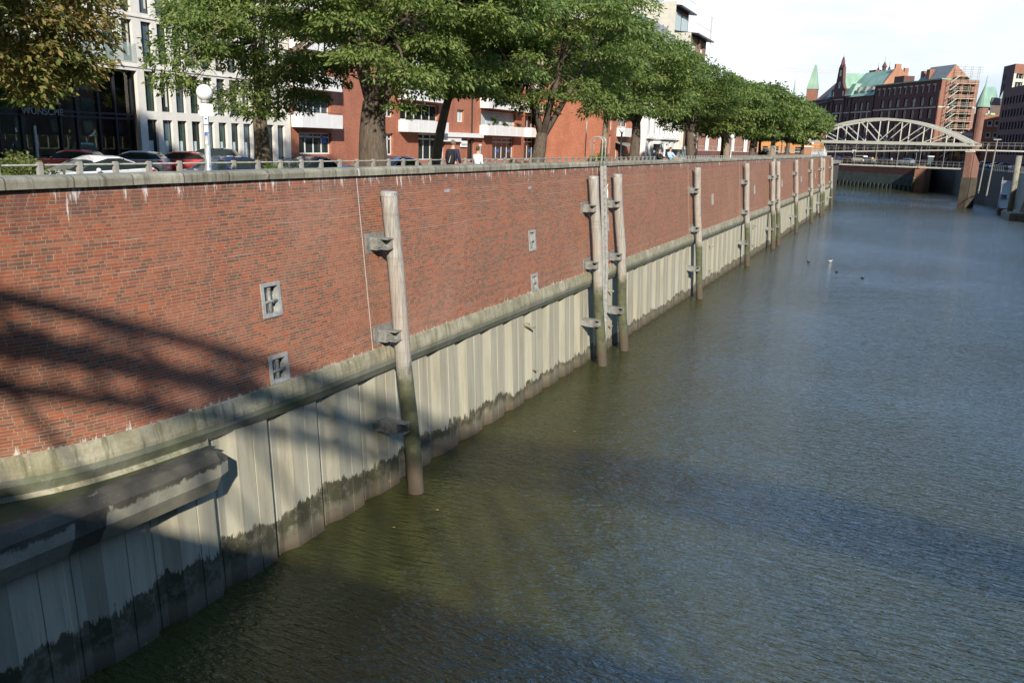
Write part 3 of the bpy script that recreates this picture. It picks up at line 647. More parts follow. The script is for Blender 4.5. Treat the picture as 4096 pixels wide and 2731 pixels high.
# string courses
for z in (13.44, 16.2, 18.95): wallm.box(X0, X0 + .06, 12, 48.5, z, z + .09)
wallm.build('wall', 'stone', off)
for n_, (a, b, c, d) in enumerate(holes):
    if c > 19 or (a > 46.6 and c > 11): continue
    w_ = add_window(off, T3, a, b, c, d, .24, 'frame', ('glass', 'glassg', 'glassb')[(n_ * 5) % 3] if c < 16 else 'glassb', 0, 0, .05)
    if c < 9 and n_ % 11 < 8: bl = MB(); bl.extr([T3(a + .08, c, .2), T3(b - .25, c, .2), T3(b - .25, 9.35, .2), T3(a + .08, 9.35, .2)], [T3(a + .08, c, .21), T3(b - .25, c, .21), T3(b - .25, 9.35, .21), T3(a + .08, 9.35, .21)]); bl.build('frosted_strip', 'blind', w_)
    if c > 9 and n_ % 3 == 0: bl = MB(); bl.box(X0 - .21, X0 - .20, b - .26, b - .13, c + .3, d - .25); bl.build('curtain', 'offwhite', w_)
lob = MB()   # lobby glazing: mullions and transoms
for y in [17.3, 19.6, 22.0, 24.3, 26.2, 27.2, 28.4, 30.6, 31.6, 33.0, 34.1, 35.3]: lob.box(X0 - .62, X0 - .42, y - .05, y + .05, 7.8, 13.25)
for z in (10.55, 10.8, 13.2): lob.box(X0 - .6, X0 - .44, 17, 35.3, z - .05, z + .05)
lb = lob.build('lobby_frame', 'frame', off)
g = MB(); g.box(X0 - .56, X0 - .54, 17, 35.34, 7.8, 13.25)
gt = NT('lobby_glass'); gt.fin((.6, .75, .68), .03); gt.b.inputs['Transmission Weight'].default_value = .0
_tr = gt.n('ShaderNodeBsdfTransparent'); _tr.inputs[0].default_value = (.78, .93, .84, 1); _gl = gt.n('ShaderNodeBsdfGlossy'); _gl.inputs['Roughness'].default_value = .02
_fr = gt.n('ShaderNodeFresnel'); _fr.inputs[0].default_value = 1.6; _ms = gt.n('ShaderNodeMixShader'); gt.l(gt.math('ADD', _fr.outputs[0], .06), _ms.inputs[0]); gt.l(_tr.outputs[0], _ms.inputs[1]); gt.l(_gl.outputs[0], _ms.inputs[2]); gt.l(_ms.outputs[0], gt.out.inputs[0])
g.build('lobby_pane', gt.m, lb)
inn = MB(); inn.box(X0 - 6.0, X0 - 5.8, 17, 35.3, 7.8, 13.3); inn.box(X0 - 6, X0 - .7, 17, 35.3, 13.3, 13.5); inn.box(X0 - 6, X0 - .7, 17, 35.3, 7.7, 7.85); inn.build('lobby_interior', 'lobbyw', off)
wl = MB(); wl.box(X0 - 6, X0 - .65, 35.3, 35.42, 7.8, 13.3); wl.build('lobby_wall', 'stone', off)
cl = MB(); cl.tube([(X0 - 1.6, 32.3, 7.8), (X0 - 1.6, 32.3, 13.3)], .32, 16); cl.tube([(X0 - 1.8, 25.4, 7.8), (X0 - 1.8, 25.4, 13.3)], .32, 16); cl.build('lobby_column', 'white', off, smooth=True)
bt = MB(); bt.box(X0 - 2.6, X0 - 2.4, 33.2, 34.9, 7.9, 13); bt.build('timber_panel', 'bbrown', off)
dr = MB(); dr.box(X0 - .5, X0 - .4, 29.0, 29.12, 7.9, 10.0); dr.build('door_handle', 'galv', off)
text_mesh('lettering', 'WÜNSCHE', .48, 'steel', off, (X0 - .36, 29.55, 10.72), (0, 1, 0), (0, 0, 1), .03)
text_mesh('house_number', '5', .3, 'signw', off, (X0 - .38, 28.0, 9.75), (0, 1, 0), (0, 0, 1), .01)
bg_ = MB(); bg_.box(X0 + .02, X0 + .04, 31.7, 35.4, 13.72, 14.75); gm = NT('balustrade_glass'); gm.fin((.5, .6, .56), .05); gm.b.inputs['Alpha'].default_value = .3; bg_.build('glass_balustrade', gm.m, off)

# ================================================================== RED BRICK HOUSE ROW
br = thing('apartment_building', 'orange red brick apartment house with white balconies and shops below', 'building', (X0, 76, 7.8))
holes = []; wins = []
fl0 = [(49.4, 53.25, 8.55, 10.15), (60.72, 61.9, 8.47, 10.3), (66.0, 70.9, 8.0, 10.4), (75.4, 76.8, 7.9, 10.1), (81.0, 86.4, 7.9, 10.3), (89.2, 94.6, 7.9, 10.45), (99.4, 103.4, 7.9, 10.4)]
for i, h in enumerate(fl0): wins.append(h + ((3, .8) if i in (0, 2, 4, 5, 6) else (1, .75) if i == 1 else (0, 0),))
bays = [(48.62, 53.4), (62.7, 69.8), (78.0, 86.9), (89.0, 95.2), (101.4, 105.6)]
for L_ in range(5):
    z = 11.55 + 2.72 * L_
    for a, b in bays: wins.append((a + .25, b - .2, z - .05, z + 1.45, (4, 0)))
    wins.append((60.72, 61.9, z + .1, z + 1.3, (1, 0))); wins.append((73.2, 74.6, z + .1, z + 1.3, (1, 0)))
holes = [w_[:4] for w_ in wins] + [(106.4, 113.5, 7.7, 12.4)]
m = MB(); holes_wall(m, T3, (48.56, 122), (7.7, 24.4), holes, .35); m.box(X0 - 12, X0 - .35, 121.9, 122, 7.7, 24.4); m.box(X0 - 12, X0 - 11.9, 48.56, 122, 7.7, 24.4)
m.extr([T3(48.56, 24.4, 0), T3(122, 24.4, 0), T3(122, 24.4, 12), T3(48.56, 24.4, 12)], [T3(48.56, 26.6, 4), T3(122, 26.6, 4), T3(122, 26.6, 8), T3(48.56, 26.6, 8)]); m.build('wall', 'bred', br)
for n_, (a, b, c, d, (mu, tr)) in enumerate(wins):
    if c > 17.5: continue
    add_window(br, T3, a, b, c, d, .3 if c > 11 or n_ > 0 else .3, 'wframe', ('glass', 'glassb', 'glass', 'blind')[(n_ * 7) % 4] if c > 11 else 'glass', mu, tr, .11)
for L_ in range(4):
    z = 10.49 + 2.72 * L_
    for i, (a, b) in enumerate(bays):
        bm_ = MB(); pr = 1.0
        bm_.box(X0 + .0, X0 + pr, a, b, z, z + .12); bm_.box(X0 + pr - .08, X0 + pr, a, b, z + .12, z + 1.0); bm_.box(X0, X0 + pr - .08, a, a + .08, z + .12, z + 1.0); bm_.box(X0, X0 + pr - .08, b - .08, b, z + .12, z + 1.0)
        for q in np.arange(a + 1.7, b - .3, 1.75): bm_.box(X0 + pr, X0 + pr + .012, q - .012, q + .012, z + .04, z + .98)
        o = bm_.build('balcony', 'white', br)
        rr = MB(); rr.tube([(X0 + pr - .04, a, z + 1.12), (X0 + pr - .04, b, z + 1.12)], .02, 6); rr.build('handrail', 'darkm', o)
bd = MB(); bd.box(X0, X0 + .5, 69.9, 78.0, 10.2, 10.62); bd.box(X0, X0 + .35, 69.9, 73.5, 9.75, 10.2); bd.build('canopy_band', 'white', br)
dd = MB(); dd.box(X0 - .34, X0 - .3, 106.4, 113.5, 7.7, 12.4); dd.build('passage', 'darkm', br)  # dark sheet across the opening stands for the unlit passage
for x_, y_, r_ in ((X0 + .12, 60.05, .06), (X0 + .12, 76.1, .08), (X0 + .7, 104.9, .16)): dp = MB(); dp.tube([(x_, y_, 7.7), (x_, y_, 24)], r_, 8); dp.build('downpipe', 'darkm', br)
sg = MB(); sg.box(X0 - .28, X0 - .26, 52.35, 53.0, 9.35, 9.75); sg.build('shop_sticker', 'signb', br)
text_mesh('shop_lettering', 'AuA', .42, 'signb', br, (X0 - .24, 52.6, 9.85), (0, 1, 0), (0, 0, 1), .005)
sg = MB(); sg.box(X0 + .02, X0 + .12, 96.0, 97.6, 9.65, 10.5); sg.build('shop_sign', 'signb', br); text_mesh('sign_symbol', 'P', .6, 'signw', br, (X0 + .13, 97.1, 10.05), (0, 1, 0), (0, 0, 1), .005)
sg = MB(); sg.box(X0 + .4, X0 + .5, 106.2, 109.8, 10.3, 11.5); sg.build('hanging_sign', 'signo', br); text_mesh('sign_lettering', 'Garage', .6, 'darkm', br, (X0 + .52, 108, 10.9), (0, 1, 0), (0, 0, 1), .005)
sg = MB(); sg.box(X0 + .4, X0 + .5, 106.3, 108.2, 8.6, 9.4); sg.build('notice_board', 'signw', br)
ts = MB(); ts.box(-40.9, -40.84, 73.7, 75.1, 9.25, 9.85); ts.build('door_sign', 'signw', br); text_mesh('sign_lettering', 'Teekont', .38, 'steel', br, (-40.82, 74.4, 9.52), (0, 1, 0), (0, 0, 1), .004)
for (a, b) in ((82, 83.2), (85, 85.9), (91, 92)):
    q = MB(); q.box(X0 - .27, X0 - .26, a, b, 8.75, 9.05); q.build('window_sticker', 'signb', br)

# glazed roof storey behind
at_ = thing('glazed_penthouse', 'pale blue glazed roof storey seen above the tree crowns', 'building', (-50, 110, 24.4))
m = MB(); m.box(-58, -46, 100, 124, 24.4, 27.2); m.build('wall', 'offwhite', at_); m = MB()
for k in range(10): m.box(-45.98, -45.9, 100.2 + k * 2.35, 102.3 + k * 2.35, 24.8, 26.9)
m.build('window', 'glassb', at_); m = MB(); m.box(-57, -47, 99.93, 100, 24.8, 26.9); m.build('end_window', 'glassb', at_)

# second brick house nearer the quay
X1 = -32.0; T3b = plane3((X1, 0, 0), (0, 1, 0), (1, 0, 0)); c2 = thing('apartment_building', 'red brick house with a white balcony and small grey shop awning', 'building', (X1, 98, 7.8))
wins = [(93.2, 93.9, 8.9, 11.0), (95.6, 96.6, 8.3, 10.2), (96.9, 98.2, 8.0, 10.1), (93.3, 94.2, 11.6, 13.0)]
for L_ in range(4): wins += [(96.0, 99.8, 12.0 + 2.8 * L_, 13.4 + 2.8 * L_)]
m = MB(); holes_wall(m, T3b, (92, 102.4), (7.7, 23.5), wins, .3); m.box(-41, X1, 91.99, 92, 7.7, 23.5); m.box(-41, X1, 92, 102.4, 23.5, 23.6); m.build('wall', 'bred', c2)
for w_ in wins: add_window(c2, T3b, *w_, .26, 'wframe', 'glass', 1, 0, .12)
for L_ in range(3): m = MB(); m.box(X1, X1 + 1, 95.8, 100.2, 10.9 + 2.8 * L_, 11.9 + 2.8 * L_); m.build('balcony', 'white', c2)
m = MB(); m.extr([(X1, 95.4, 10.2), (X1, 99.4, 10.2), (X1, 99.4, 10.3), (X1, 95.4, 10.3)], [(X1 + 1.6, 95.4, 9.75), (X1 + 1.6, 99.4, 9.75), (X1 + 1.6, 99.4, 9.83), (X1 + 1.6, 95.4, 9.83)]); m.build('awning', 'steel', c2)

# white classical house
X2 = -30.3; T3c = plane3((X2, 0, 0), (0, 1, 0), (1, 0, 0)); hs = thing('town_house', 'narrow white classical town house with a tall bare gable wall and grey mansard roof', 'building', (X2, 110, 7.8))
wins = []
for L_, (a, b) in enumerate([(8.4, 10.5), (11.4, 13.9), (14.8, 17), (17.8, 19.6)]):
    for y in (103.4, 105.9, 108.4, 110.9, 113.4, 115.9): wins.append((y, y + 1.15, a, b))
m = MB(); holes_wall(m, T3c, (102.4, 118), (7.7, 21.2), wins, .3)
for y in np.arange(102.4, 118.1, 2.6): m.box(X2, X2 + .12, y - .2, y + .2, 11.1, 20.6)
for z in (10.8, 14.3, 17.3, 20.7): m.box(X2, X2 + .3, 102.4, 118, z, z + .22)
# bare gable towards the camera
gp = [(X2, 7.7), (X2, 21.4), (X2 - 2.6, 26.0), (X2 - 9.5, 26.6), (X2 - 9.5, 7.7)]
m.extr([(x, 102.2, z) for x, z in gp], [(x, 102.45, z) for x, z in gp]); m.build('wall', 'white', hs)
for w_ in wins[:18]: add_window(hs, T3c, *w_, .26, 'wframe', 'glass', 1, .7, .08)
m = MB(); rp = [(X2 + .1, 21.2), (X2 - 2.6, 25.85), (X2 - 9.4, 26.3), (X2 - 9.4, 21.2)]; m.extr([(x, 102.46, z) for x, z in rp], [(x, 118, z) for x, z in rp]); m.build('roof', 'slate', hs)
m = MB(); m.extr([(X2 - .2, 109.5, 21.9), (X2 - 3, 109.5, 21.9), (X2 - 3, 109.5, 24.7), (X2 - .2, 109.5, 24.2)], [(X2 - .2, 113.5, 21.9), (X2 - 3, 113.5, 21.9), (X2 - 3, 113.5, 24.7), (X2 - .2, 113.5, 24.2)]); dm = m.build('dormer', 'slate', hs)
m = MB(); m.box(X2 - .19, X2 - .12, 109.8, 113.2, 22.1, 23.9); m.build('dormer_window', 'blind', dm)
m = MB(); m.tube([(X2 + .9, 106, 7.8), (X2 + .9, 106, 10.2)], .1, 8); m.tube([(X2 + .9, 109, 7.8), (X2 + .9, 109, 10.2)], .1, 8); m.box(X2, X2 + 1.1, 105.7, 109.3, 10.2, 10.5); m.build('porch', 'white', hs)

# brown tower block with tiled fire wall and banner
X3 = -29.5; T3d = plane3((X3, 0, 0), (0, 1, 0), (1, 0, 0)); tb = thing('office_building', 'tall brown brick block with a pale tiled fire wall and stepped back top floors', 'building', (X3, 124, 7.8))
wins = []
for L_ in range(5):
    z = 21.9 - 3.45 * L_
    for y in (118.9, 123.2): wins.append((y, y + 2.5, z, z + 2.2))
m = MB(); holes_wall(m, T3d, (118.05, 127.2), (7.7, 25.0), wins, .3); m.box(X3 - 14, X3, 127.1, 127.2, 7.7, 25.0); m.box(X3 + .0, X3 + .25, 122.0, 122.7, 7.7, 24.8); m.build('wall', 'bbrown', tb)
for w_ in wins: add_window(tb, T3d, *w_, .26, 'wframe', 'blind', 3, 0, .12)
m = MB(); m.box(X3 - 16, X3 - .02, 117.9, 118.05, 7.7, 25.2); m.box(X3 - 16, X3 - 2.4, 117.9, 118.05, 25.2, 29.3); m.box(X3 - 16, X3 - 6.2, 117.9, 118.05, 29.3, 36)
for z in np.arange(20, 36, .55): m.box(X3 - 16, X3 - (.03 if z < 25 else 2.42 if z < 29 else 6.22), 117.885, 117.9, z, z + .03)
m.build('fire_wall', 'offwhite', tb)
m = MB(); m.extr([(X3 + 1.0, 118, 24.9), (X3 + 1.0, 127.8, 24.9), (X3 - 2.5, 127.8, 25.3), (X3 - 2.5, 118, 25.3)], [(X3 + 1.0, 118, 25.1), (X3 + 1.0, 127.8, 25.1), (X3 - 2.5, 127.8, 25.55), (X3 - 2.5, 118, 25.55)])
m.extr([(X3 - 1.6, 118, 28.6), (X3 - 1.6, 126.8, 28.6), (X3 - 6, 126.8, 29.1), (X3 - 6, 118, 29.1)], [(X3 - 1.6, 118, 28.8), (X3 - 1.6, 126.8, 28.8), (X3 - 6, 126.8, 29.3), (X3 - 6, 118, 29.3)]); m.build('eaves', 'darkm', tb)
m = MB(); m.box(X3 - 14, X3 - 2.6, 118.05, 126, 25.2, 28.9); m.box(X3 - 14, X3 - 6.3, 118.05, 125, 28.9, 35.8); m.build('set_back_storey', 'bbrown', tb)
for a, b in ((118.4, 121.5), (122.2, 125.4)):
    m = MB(); m.box(X3 - 2.6, X3 - 2.52, a, b, 25.7, 28.0); m.build('strip_window', 'blind', tb); m = MB(); m.box(X3 - 6.3, X3 - 6.22, a, b - .4, 29.8, 32.5); m.build('strip_window', 'blind', tb)
m = MB()
for x, z0 in ((X3 + .6, 25.3), (X3 - 2, 29.2)):
    for y in np.arange(118.3, 127, 1.2): m.tube([(x, y, z0), (x, y, z0 + 1.1)], .02, 4)
    m.tube([(x, 118.2, z0 + 1.1), (x, 127.2, z0 + 1.1)], .025, 5)
for s in (0, .6): m.tube([(X3 + .7, 126.2 + s, 22.0 if s else 25.3), (X3 + .7, 126.2 + s, 28.4)], .04, 5)
for z in np.arange(25.4, 28.3, .45): m.tube([(X3 + .7, 126.2, z), (X3 + .7, 126.8, z)], .02, 4)
m.build('roof_railing', 'galv', tb)
bn = thing('banner', 'tall black banner with white lettering on the brown brick block', 'banner', (X3 + .3, 120, 11))
m = MB(); m.box(X3 + .3, X3 + .38, 118.6, 120.9, 10.6, 18.4); m.build('cloth', 'darkm', bn)
text_mesh('banner_lettering', 'ArchitekturSalon', 1.28, 'signw', bn, (X3 + .4, 119.75, 14.7), (0, 0, 1), (0, -1, 0), .01)
m = MB(); m.tube([(X3 + 1.6, 119.5, 7.8), (X3 + 1.6, 119.5, 18)], .12, 8); m.build('flag_pole', 'galv', bn)

# far town buildings beyond the trees
fb = thing('office_building', 'low white pillared building glimpsed under the far trees', 'building', (-52, 262, 7.8)); m = MB(); m.box(-75, -42, 262, 275, 7.8, 22); m.build('wall', 'bbrown', fb)
m = MB()
for k in range(9): m.box(-74 + k * 3.9, -73 + k * 3.9, 261.6, 262, 8.5, 19)
m.box(-75, -42, 261.5, 262, 7.8, 9); m.build('pillar', 'white', fb)
fb = thing('warehouse', 'orange plastered house glimpsed between the far trunks', 'building', (-33, 258, 7.8)); T3e = plane3((-42, 258, 0), (1, 0, 0), (0, -1, 0))
wins = [(1.5 + 3.1 * k, 3 + 3.1 * k, z, z + 2.2) for k in range(5) for z in (8.6, 12.2, 15.8)]
m = MB(); holes_wall(m, T3e, (0, 17.5), (7.8, 20), wins, .3); m.box(-42, -24.5, 258.4, 270, 7.8, 20); m.build('wall', 'orange', fb)
for w_ in wins: add_window(fb, T3e, *w_, .26, 'frame', 'glass', 1, 0, .12)
sw = thing('garden_wall', 'dark low wall with railing across the far end of the promenade', 'wall', (-30, 196, 7.8)); m = MB(); m.box(-60, -17, 196, 196.4, 7.8, 9.2); m.build('wall', 'bdark', sw)
m = MB(); m.tube([(-60, 196.2, 10.2), (-17, 196.2, 10.2)], .05, 6)
for k in range(44): m.tube([(-60 + k, 196.2, 9.2), (-60 + k, 196.2, 10.2)], .03, 4)
m.build('railing', 'galv', sw)
ub = thing('utility_cabinet', 'large pale grey utility cabinet beside a locust trunk', 'cabinet', (-20.5, 80, 7.8)); m = MB(); m.box(-21.4, -19.8, 79, 82.4, 7.8, 9.7); m.build('body', 'galv', ub); m = MB(); m.box(-19.8, -19.77, 79.1, 80.65, 7.9, 9.6); m.box(-19.8, -19.77, 80.72, 82.3, 7.9, 9.6); m.build('door', 'blind', ub)
# poles and street signs
def post_sign(x, y, z, h, col, words, lab2, shape='box', w_=.4):
    t = thing('traffic_sign', words, 'sign', (x, y, z)); m = MB(); m.tube([(x, y, z), (x, y, z + h)], .035, 8); m.build('pole', 'galv', t)
    m = MB(); nx = Vector((-x, -y, 0)).normalized(); s_ = Vector((-nx.y, nx.x, 0)); c = Vector((x, y, z + h - w_ * .6)) + nx * .05
    if shape == 'box': A = [c + s_ * a * w_ + Vector((0, 0, b * w_ * .7)) for a, b in ((-1, -1), (1, -1), (1, 1), (-1, 1))]
    else: A = [c + s_ * math.cos(a) * w_ + Vector((0, 0, math.sin(a) * w_)) for a in np.linspace(0, 2 * math.pi, 16, endpoint=False)]
    m.extr(A, [p + nx * .02 for p in A]); m.build('plate', col, t); return t
post_sign(-17.3, 33.0, 8.1, 1.72, 'galv', 'thin white sign post between the two walkers', 0, w_=.06)
post_sign(-19, 50.8, 7.8, 4.5, 'signw', 'tall blue grey sign post before the dark passage', 0, w_=.2)

# ================================================================== CARS
def make_car(words, kind, col, loc, rz, metal=0.0, far=False, group='cars parked along the street', sc_=1.0):
    """sections along the length: x, half width, sill z, belt z, roof z, roof half width"""
    S = {'hatch': [(-2.0, .62, .42, .62, .64, .4), (-1.95, .78, .24, .72, .78, .5), (-1.6, .86, .2, .84, .9, .6), (-.95, .88, .2, .93, .97, .62), (-.35, .88, .2, .96, 1.33, .58), (.05, .88, .2, .97, 1.45, .6), (.9, .88, .2, .98, 1.46, .6), (1.45, .87, .2, 1.0, 1.36, .57), (1.85, .84, .24, 1.0, 1.06, .58), (1.98, .74, .4, .8, .82, .5)],
         'sedan': [(-2.35, .6, .4, .6, .62, .4), (-2.28, .8, .22, .7, .76, .5), (-1.8, .9, .18, .82, .88, .6), (-1.1, .92, .18, .88, .93, .62), (-.3, .92, .18, .9, 1.28, .58), (.25, .92, .18, .92, 1.42, .6), (.8, .92, .18, .93, 1.42, .58), (1.5, .92, .18, .96, 1.22, .55), (2.1, .88, .2, .98, 1.03, .58), (2.33, .78, .4, .9, .93, .5)],
         'suv': [(-2.15, .65, .45, .75, .78, .4), (-2.1, .82, .28, .85, .92, .5), (-1.7, .9, .25, .98, 1.04, .6), (-1.1, .92, .25, 1.05, 1.1, .62), (-.5, .92, .25, 1.06, 1.48, .6), (-.1, .92, .25, 1.06, 1.6, .63), (1.1, .92, .25, 1.08, 1.62, .62), (1.7, .91, .25, 1.1, 1.52, .58), (2.0, .88, .28, 1.1, 1.18, .6), (2.15, .78, .45, .9, .92, .5)],
         'van': [(-2.3, .7, .45, .8, .84, .5), (-2.25, .86, .28, .9, 1.0, .6), (-1.9, .93, .25, 1.05, 1.15, .7), (-1.5, .95, .25, 1.1, 1.35, .7), (-1.0, .95, .25, 1.12, 1.75, .75), (-.6, .95, .25, 1.12, 1.85, .78), (1.4, .95, .25, 1.12, 1.87, .78), (2.1, .95, .25, 1.12, 1.84, .77), (2.25, .92, .3, 1.12, 1.5, .77), (2.3, .85, .45, .9, .92, .7)]}[kind]
    t = thing('parked_car', words, 'van' if kind == 'van' else 'car', (0, 0, 0), group); V = []; m = MB(); gm = MB(); n = None
    rows = []
    for x, hw, zs, zb, zr, rw in S:
        half = [(hw * .9, zs), (hw * .985, zs + .12), (hw, zs + (zb - zs) * .55), (hw * .965, zb), (hw * .93 if zr - zb > .15 else hw * .9, zb + .03), (rw + (hw * .93 - rw) * .25 if zr - zb > .15 else rw * 1.3, zr - .07 if zr - zb > .15 else zr - .02), (rw, zr - .01), (rw * .5, zr + .015)]
        rows.append([(x, a, b) for a, b in half] + [(x, -a, b) for a, b in reversed(half)])
    k = len(rows[0]); body = []; gl = []
    for i in range(len(rows) - 1):
        tall0 = S[i][4] - S[i][3] > .15; tall1 = S[i + 1][4] - S[i + 1][3] > .15
        for j in range(k):
            j2 = (j + 1) % k; f = [rows[i][j], rows[i][j2], rows[i + 1][j2], rows[i + 1][j]]
            side = j in (4, 10); topr = j in (6, 7, 8)
            isg = (side and (tall0 or tall1)) or (j in (5, 6, 7, 8, 9) and (tall0 != tall1))
            (gm if isg else m).poly(f)
    m.poly(rows[0]); m.poly(rows[-1][::-1])
    b = m.build('body', M[col] if isinstance(col, str) and col in M else col, t, smooth=False)
    b.data.shade_smooth() if hasattr(b.data, 'shade_smooth') else None
    g_ = gm.build('window', 'glass', t)
    # pillars and trims over the glass
    xs = [s[0] for s in S if s[4] - s[3] > .15]; zr = max(s[4] for s in S); zb = S[5][3]; hw = S[5][1]; rw = S[5][5]
    for xp in (xs[1] + .35, xs[-2] + .1):
        for s in (1, -1): pm_ = MB(); pm_.bar((xp, s * hw * .935, zb + .02), (xp, s * (rw + (hw * .93 - rw) * .25 + .008), zr - .08), .06, .012, (1, 0, 0)); pm_.build('pillar', 'plastic', t)
    xf, xr = S[2][0] + .28, S[-2][0] - .42; wr = .31 if kind in ('hatch', 'sedan') else .35
    for x in (xf, xr):
        for s in (1, -1):
            w_ = MB(); yy = s * (hw - .03); w_.tube([(x, yy - s * .2, wr), (x, yy - s * .03, wr), (x, yy + s * .035, wr)], [wr, wr, wr * .95], 20); wo = w_.build('wheel', 'tyre', t)
            q = MB()
            q.tube([(x, yy + s * .03, wr), (x, yy + s * .04, wr)], [wr * .28, wr * .25], 12)
            for a in range(7):
                an = 2 * math.pi * a / 7; q.bar((x, yy + s * .038, wr), (x + wr * .68 * math.cos(an), yy + s * .038, wr + wr * .68 * math.sin(an)), .07, .02, (0, 1, 0))
            q.build('rim', 'rim', wo)
    if not far:
        for s in (1, -1):
            q = MB(); xx, h_, z_ = S[1][0], S[1][1], S[1][3]; q.extr([(xx - .02, s * h_ * .55, z_ - .1), (xx - .02, s * h_ * .98, z_ - .08), (xx - .02, s * h_ * .98, z_ + .0), (xx - .02, s * h_ * .55, z_ - .01)], [(xx + .25, s * h_ * .6, z_ - .06), (xx + .3, s * h_ * 1.06, z_ - .02), (xx + .3, s * h_ * 1.06, z_ + .06), (xx + .25, s * h_ * .6, z_ + .05)]); q.build('headlight', 'lightw', t)
            xx, h_, z_ = S[-2][0], S[-2][1], S[-2][3]; q = MB(); q.extr([(xx + .06, s * h_ * .6, z_ - .2), (xx + .06, s * h_ * .98, z_ - .2), (xx + .03, s * h_ * .98, z_ - .03), (xx + .03, s * h_ * .65, z_ - .03)], [(xx - .22, s * h_ * .7, z_ - .18), (xx - .22, s * h_ * 1.025, z_ - .18), (xx - .22, s * h_ * 1.0, z_ - .05), (xx - .22, s * h_ * .7, z_ - .05)]); q.build('tail_light', 'lightr', t)
            q = MB(); q.ball((xs[0] - .12, s * (hw + .1), zb + .05), .1, 10, (.7, 1, .75)); q.build('mirror', b.data.materials[0], t, smooth=True)
            q = MB(); q.box(xs[1] - .1, xs[1] + .1, s * hw * .985 - .015, s * hw * .985 + .015, zb - .14, zb - .11); q.box(xs[-3] + .25, xs[-3] + .45, s * hw * .985 - .015, s * hw * .985 + .015, zb - .13, zb - .1); q.build('door_handle', 'plastic', t)
        q = MB(); xx = S[-1][0]; q.box(xx - .005, xx + .015, -.26, .26, .5, .62); q.build('number_plate', 'signw', t)
    t.location = loc; t.rotation_euler = (0, 0, rz); t.scale = (sc_,) * 3; return t
cw = paint('car_white', (.75, .76, .78)); crd = paint('car_red', (.5, .012, .015)); csl = paint('car_silver', (.38, .43, .5), .5); cbk = paint('car_black', (.025, .018, .025)); cnv = paint('car_navy', (.015, .03, .12)); cbl = paint('car_dark_blue', (.012, .02, .1)); cpu = paint('car_purple', (.06, .02, .08))
F = math.pi / 2
make_car('white saloon car with black glass, nearest behind the railing', 'sedan', cw, (-26.5, 20.5, 7.6), F)
make_car('red compact car parked by the hedge, partly behind the white saloon', 'hatch', crd, (-35.2, 26.2, 7.74), R(30), sc_=.85)
make_car('silver hatchback with its red tail light towards us', 'hatch', csl, (-34.6, 29.2, 7.72), R(32), sc_=.85)
make_car('red hatchback with a bright alloy wheel beside the black estate car', 'hatch', crd, (-34.6, 31.9, 7.71), R(34), sc_=.85)
make_car('black estate car with silver roof rails', 'suv', cbk, (-36.4, 35.9, 7.7), R(34), sc_=.85)
make_car('dark navy small car behind the sticker covered lamp', 'hatch', cnv, (-26.5, 26.8, 7.52), F)
make_car('glossy dark blue car beside the parked bicycles', 'sedan', cbl, (-25.6, 31.3, 7.56), F, sc_=1.0)
make_car('purple dark car half hidden behind the big locust trunk', 'hatch', cpu, (-25.0, 37.6, 7.53), F)
# bicycles
def make_bike(words, loc, rz):
    t = thing('bicycle', words, 'bicycle', (0, 0, 0), 'bicycles at the house wall'); 
    for x in (-.52, .52):
        w_ = MB()
        w_.tube([(x + .34 * math.cos(a), 0, .34 + .34 * math.sin(a)) for a in np.linspace(0, 2 * math.pi, 21)], .013, 5, False)
        for a in np.linspace(0, 2 * math.pi, 9)[:-1]: w_.tube([(x, 0, .34), (x + .33 * math.cos(a), 0, .34 + .33 * math.sin(a))], .004, 3)
        w_.build('wheel', 'steel', t)
    f = MB(); 
    for a, b in (((-.52, .34), (-.1, .32)), ((-.1, .32), (-.2, .85)), ((-.52, .34), (-.18, .7)), ((-.1, .32), (.38, .8)), ((-.18, .78), (.36, .88)), ((.34, .98), (.52, .34))): f.tube([(a[0], 0, a[1]), (b[0], 0, b[1])], .018, 6)
    f.build('frame', 'darkm', t); s = MB(); s.ball((-.22, 0, .9), .1, 8, (1.3, .7, .35)); s.build('saddle', 'plastic', t); h = MB(); h.tube([(.3, -.28, 1.02), (.36, 0, 1.0), (.3, .28, 1.02)], .015, 6); h.build('handlebar', 'galv', t)
    t.location = loc; t.rotation_euler = (0, 0, rz); return t
make_bike('bicycle with white rimmed wheels leaning by the office corner, left of the other', (-34.2, 40.0, 7.7), .6)
make_bike('second bicycle by the office corner, closest to the dark blue car', (-34.0, 41.8, 7.7), .9)
# boulders
for (x, y, s, wd) in [(-18.3, 12.0, .5, 'tan boulder in front of the clipped hedge'), (-22.6, 27.0, .5, 'pale boulder under the pale barked tree beside ground ivy')]:
    m = MB(); m.ball((x, y, 8.2), s, 14, (1.1, 1.2, .75)); o = m.build('boulder', 'coping', None, True, origin=(x, y, 7.8)); tag(o, wd, 'boulder')
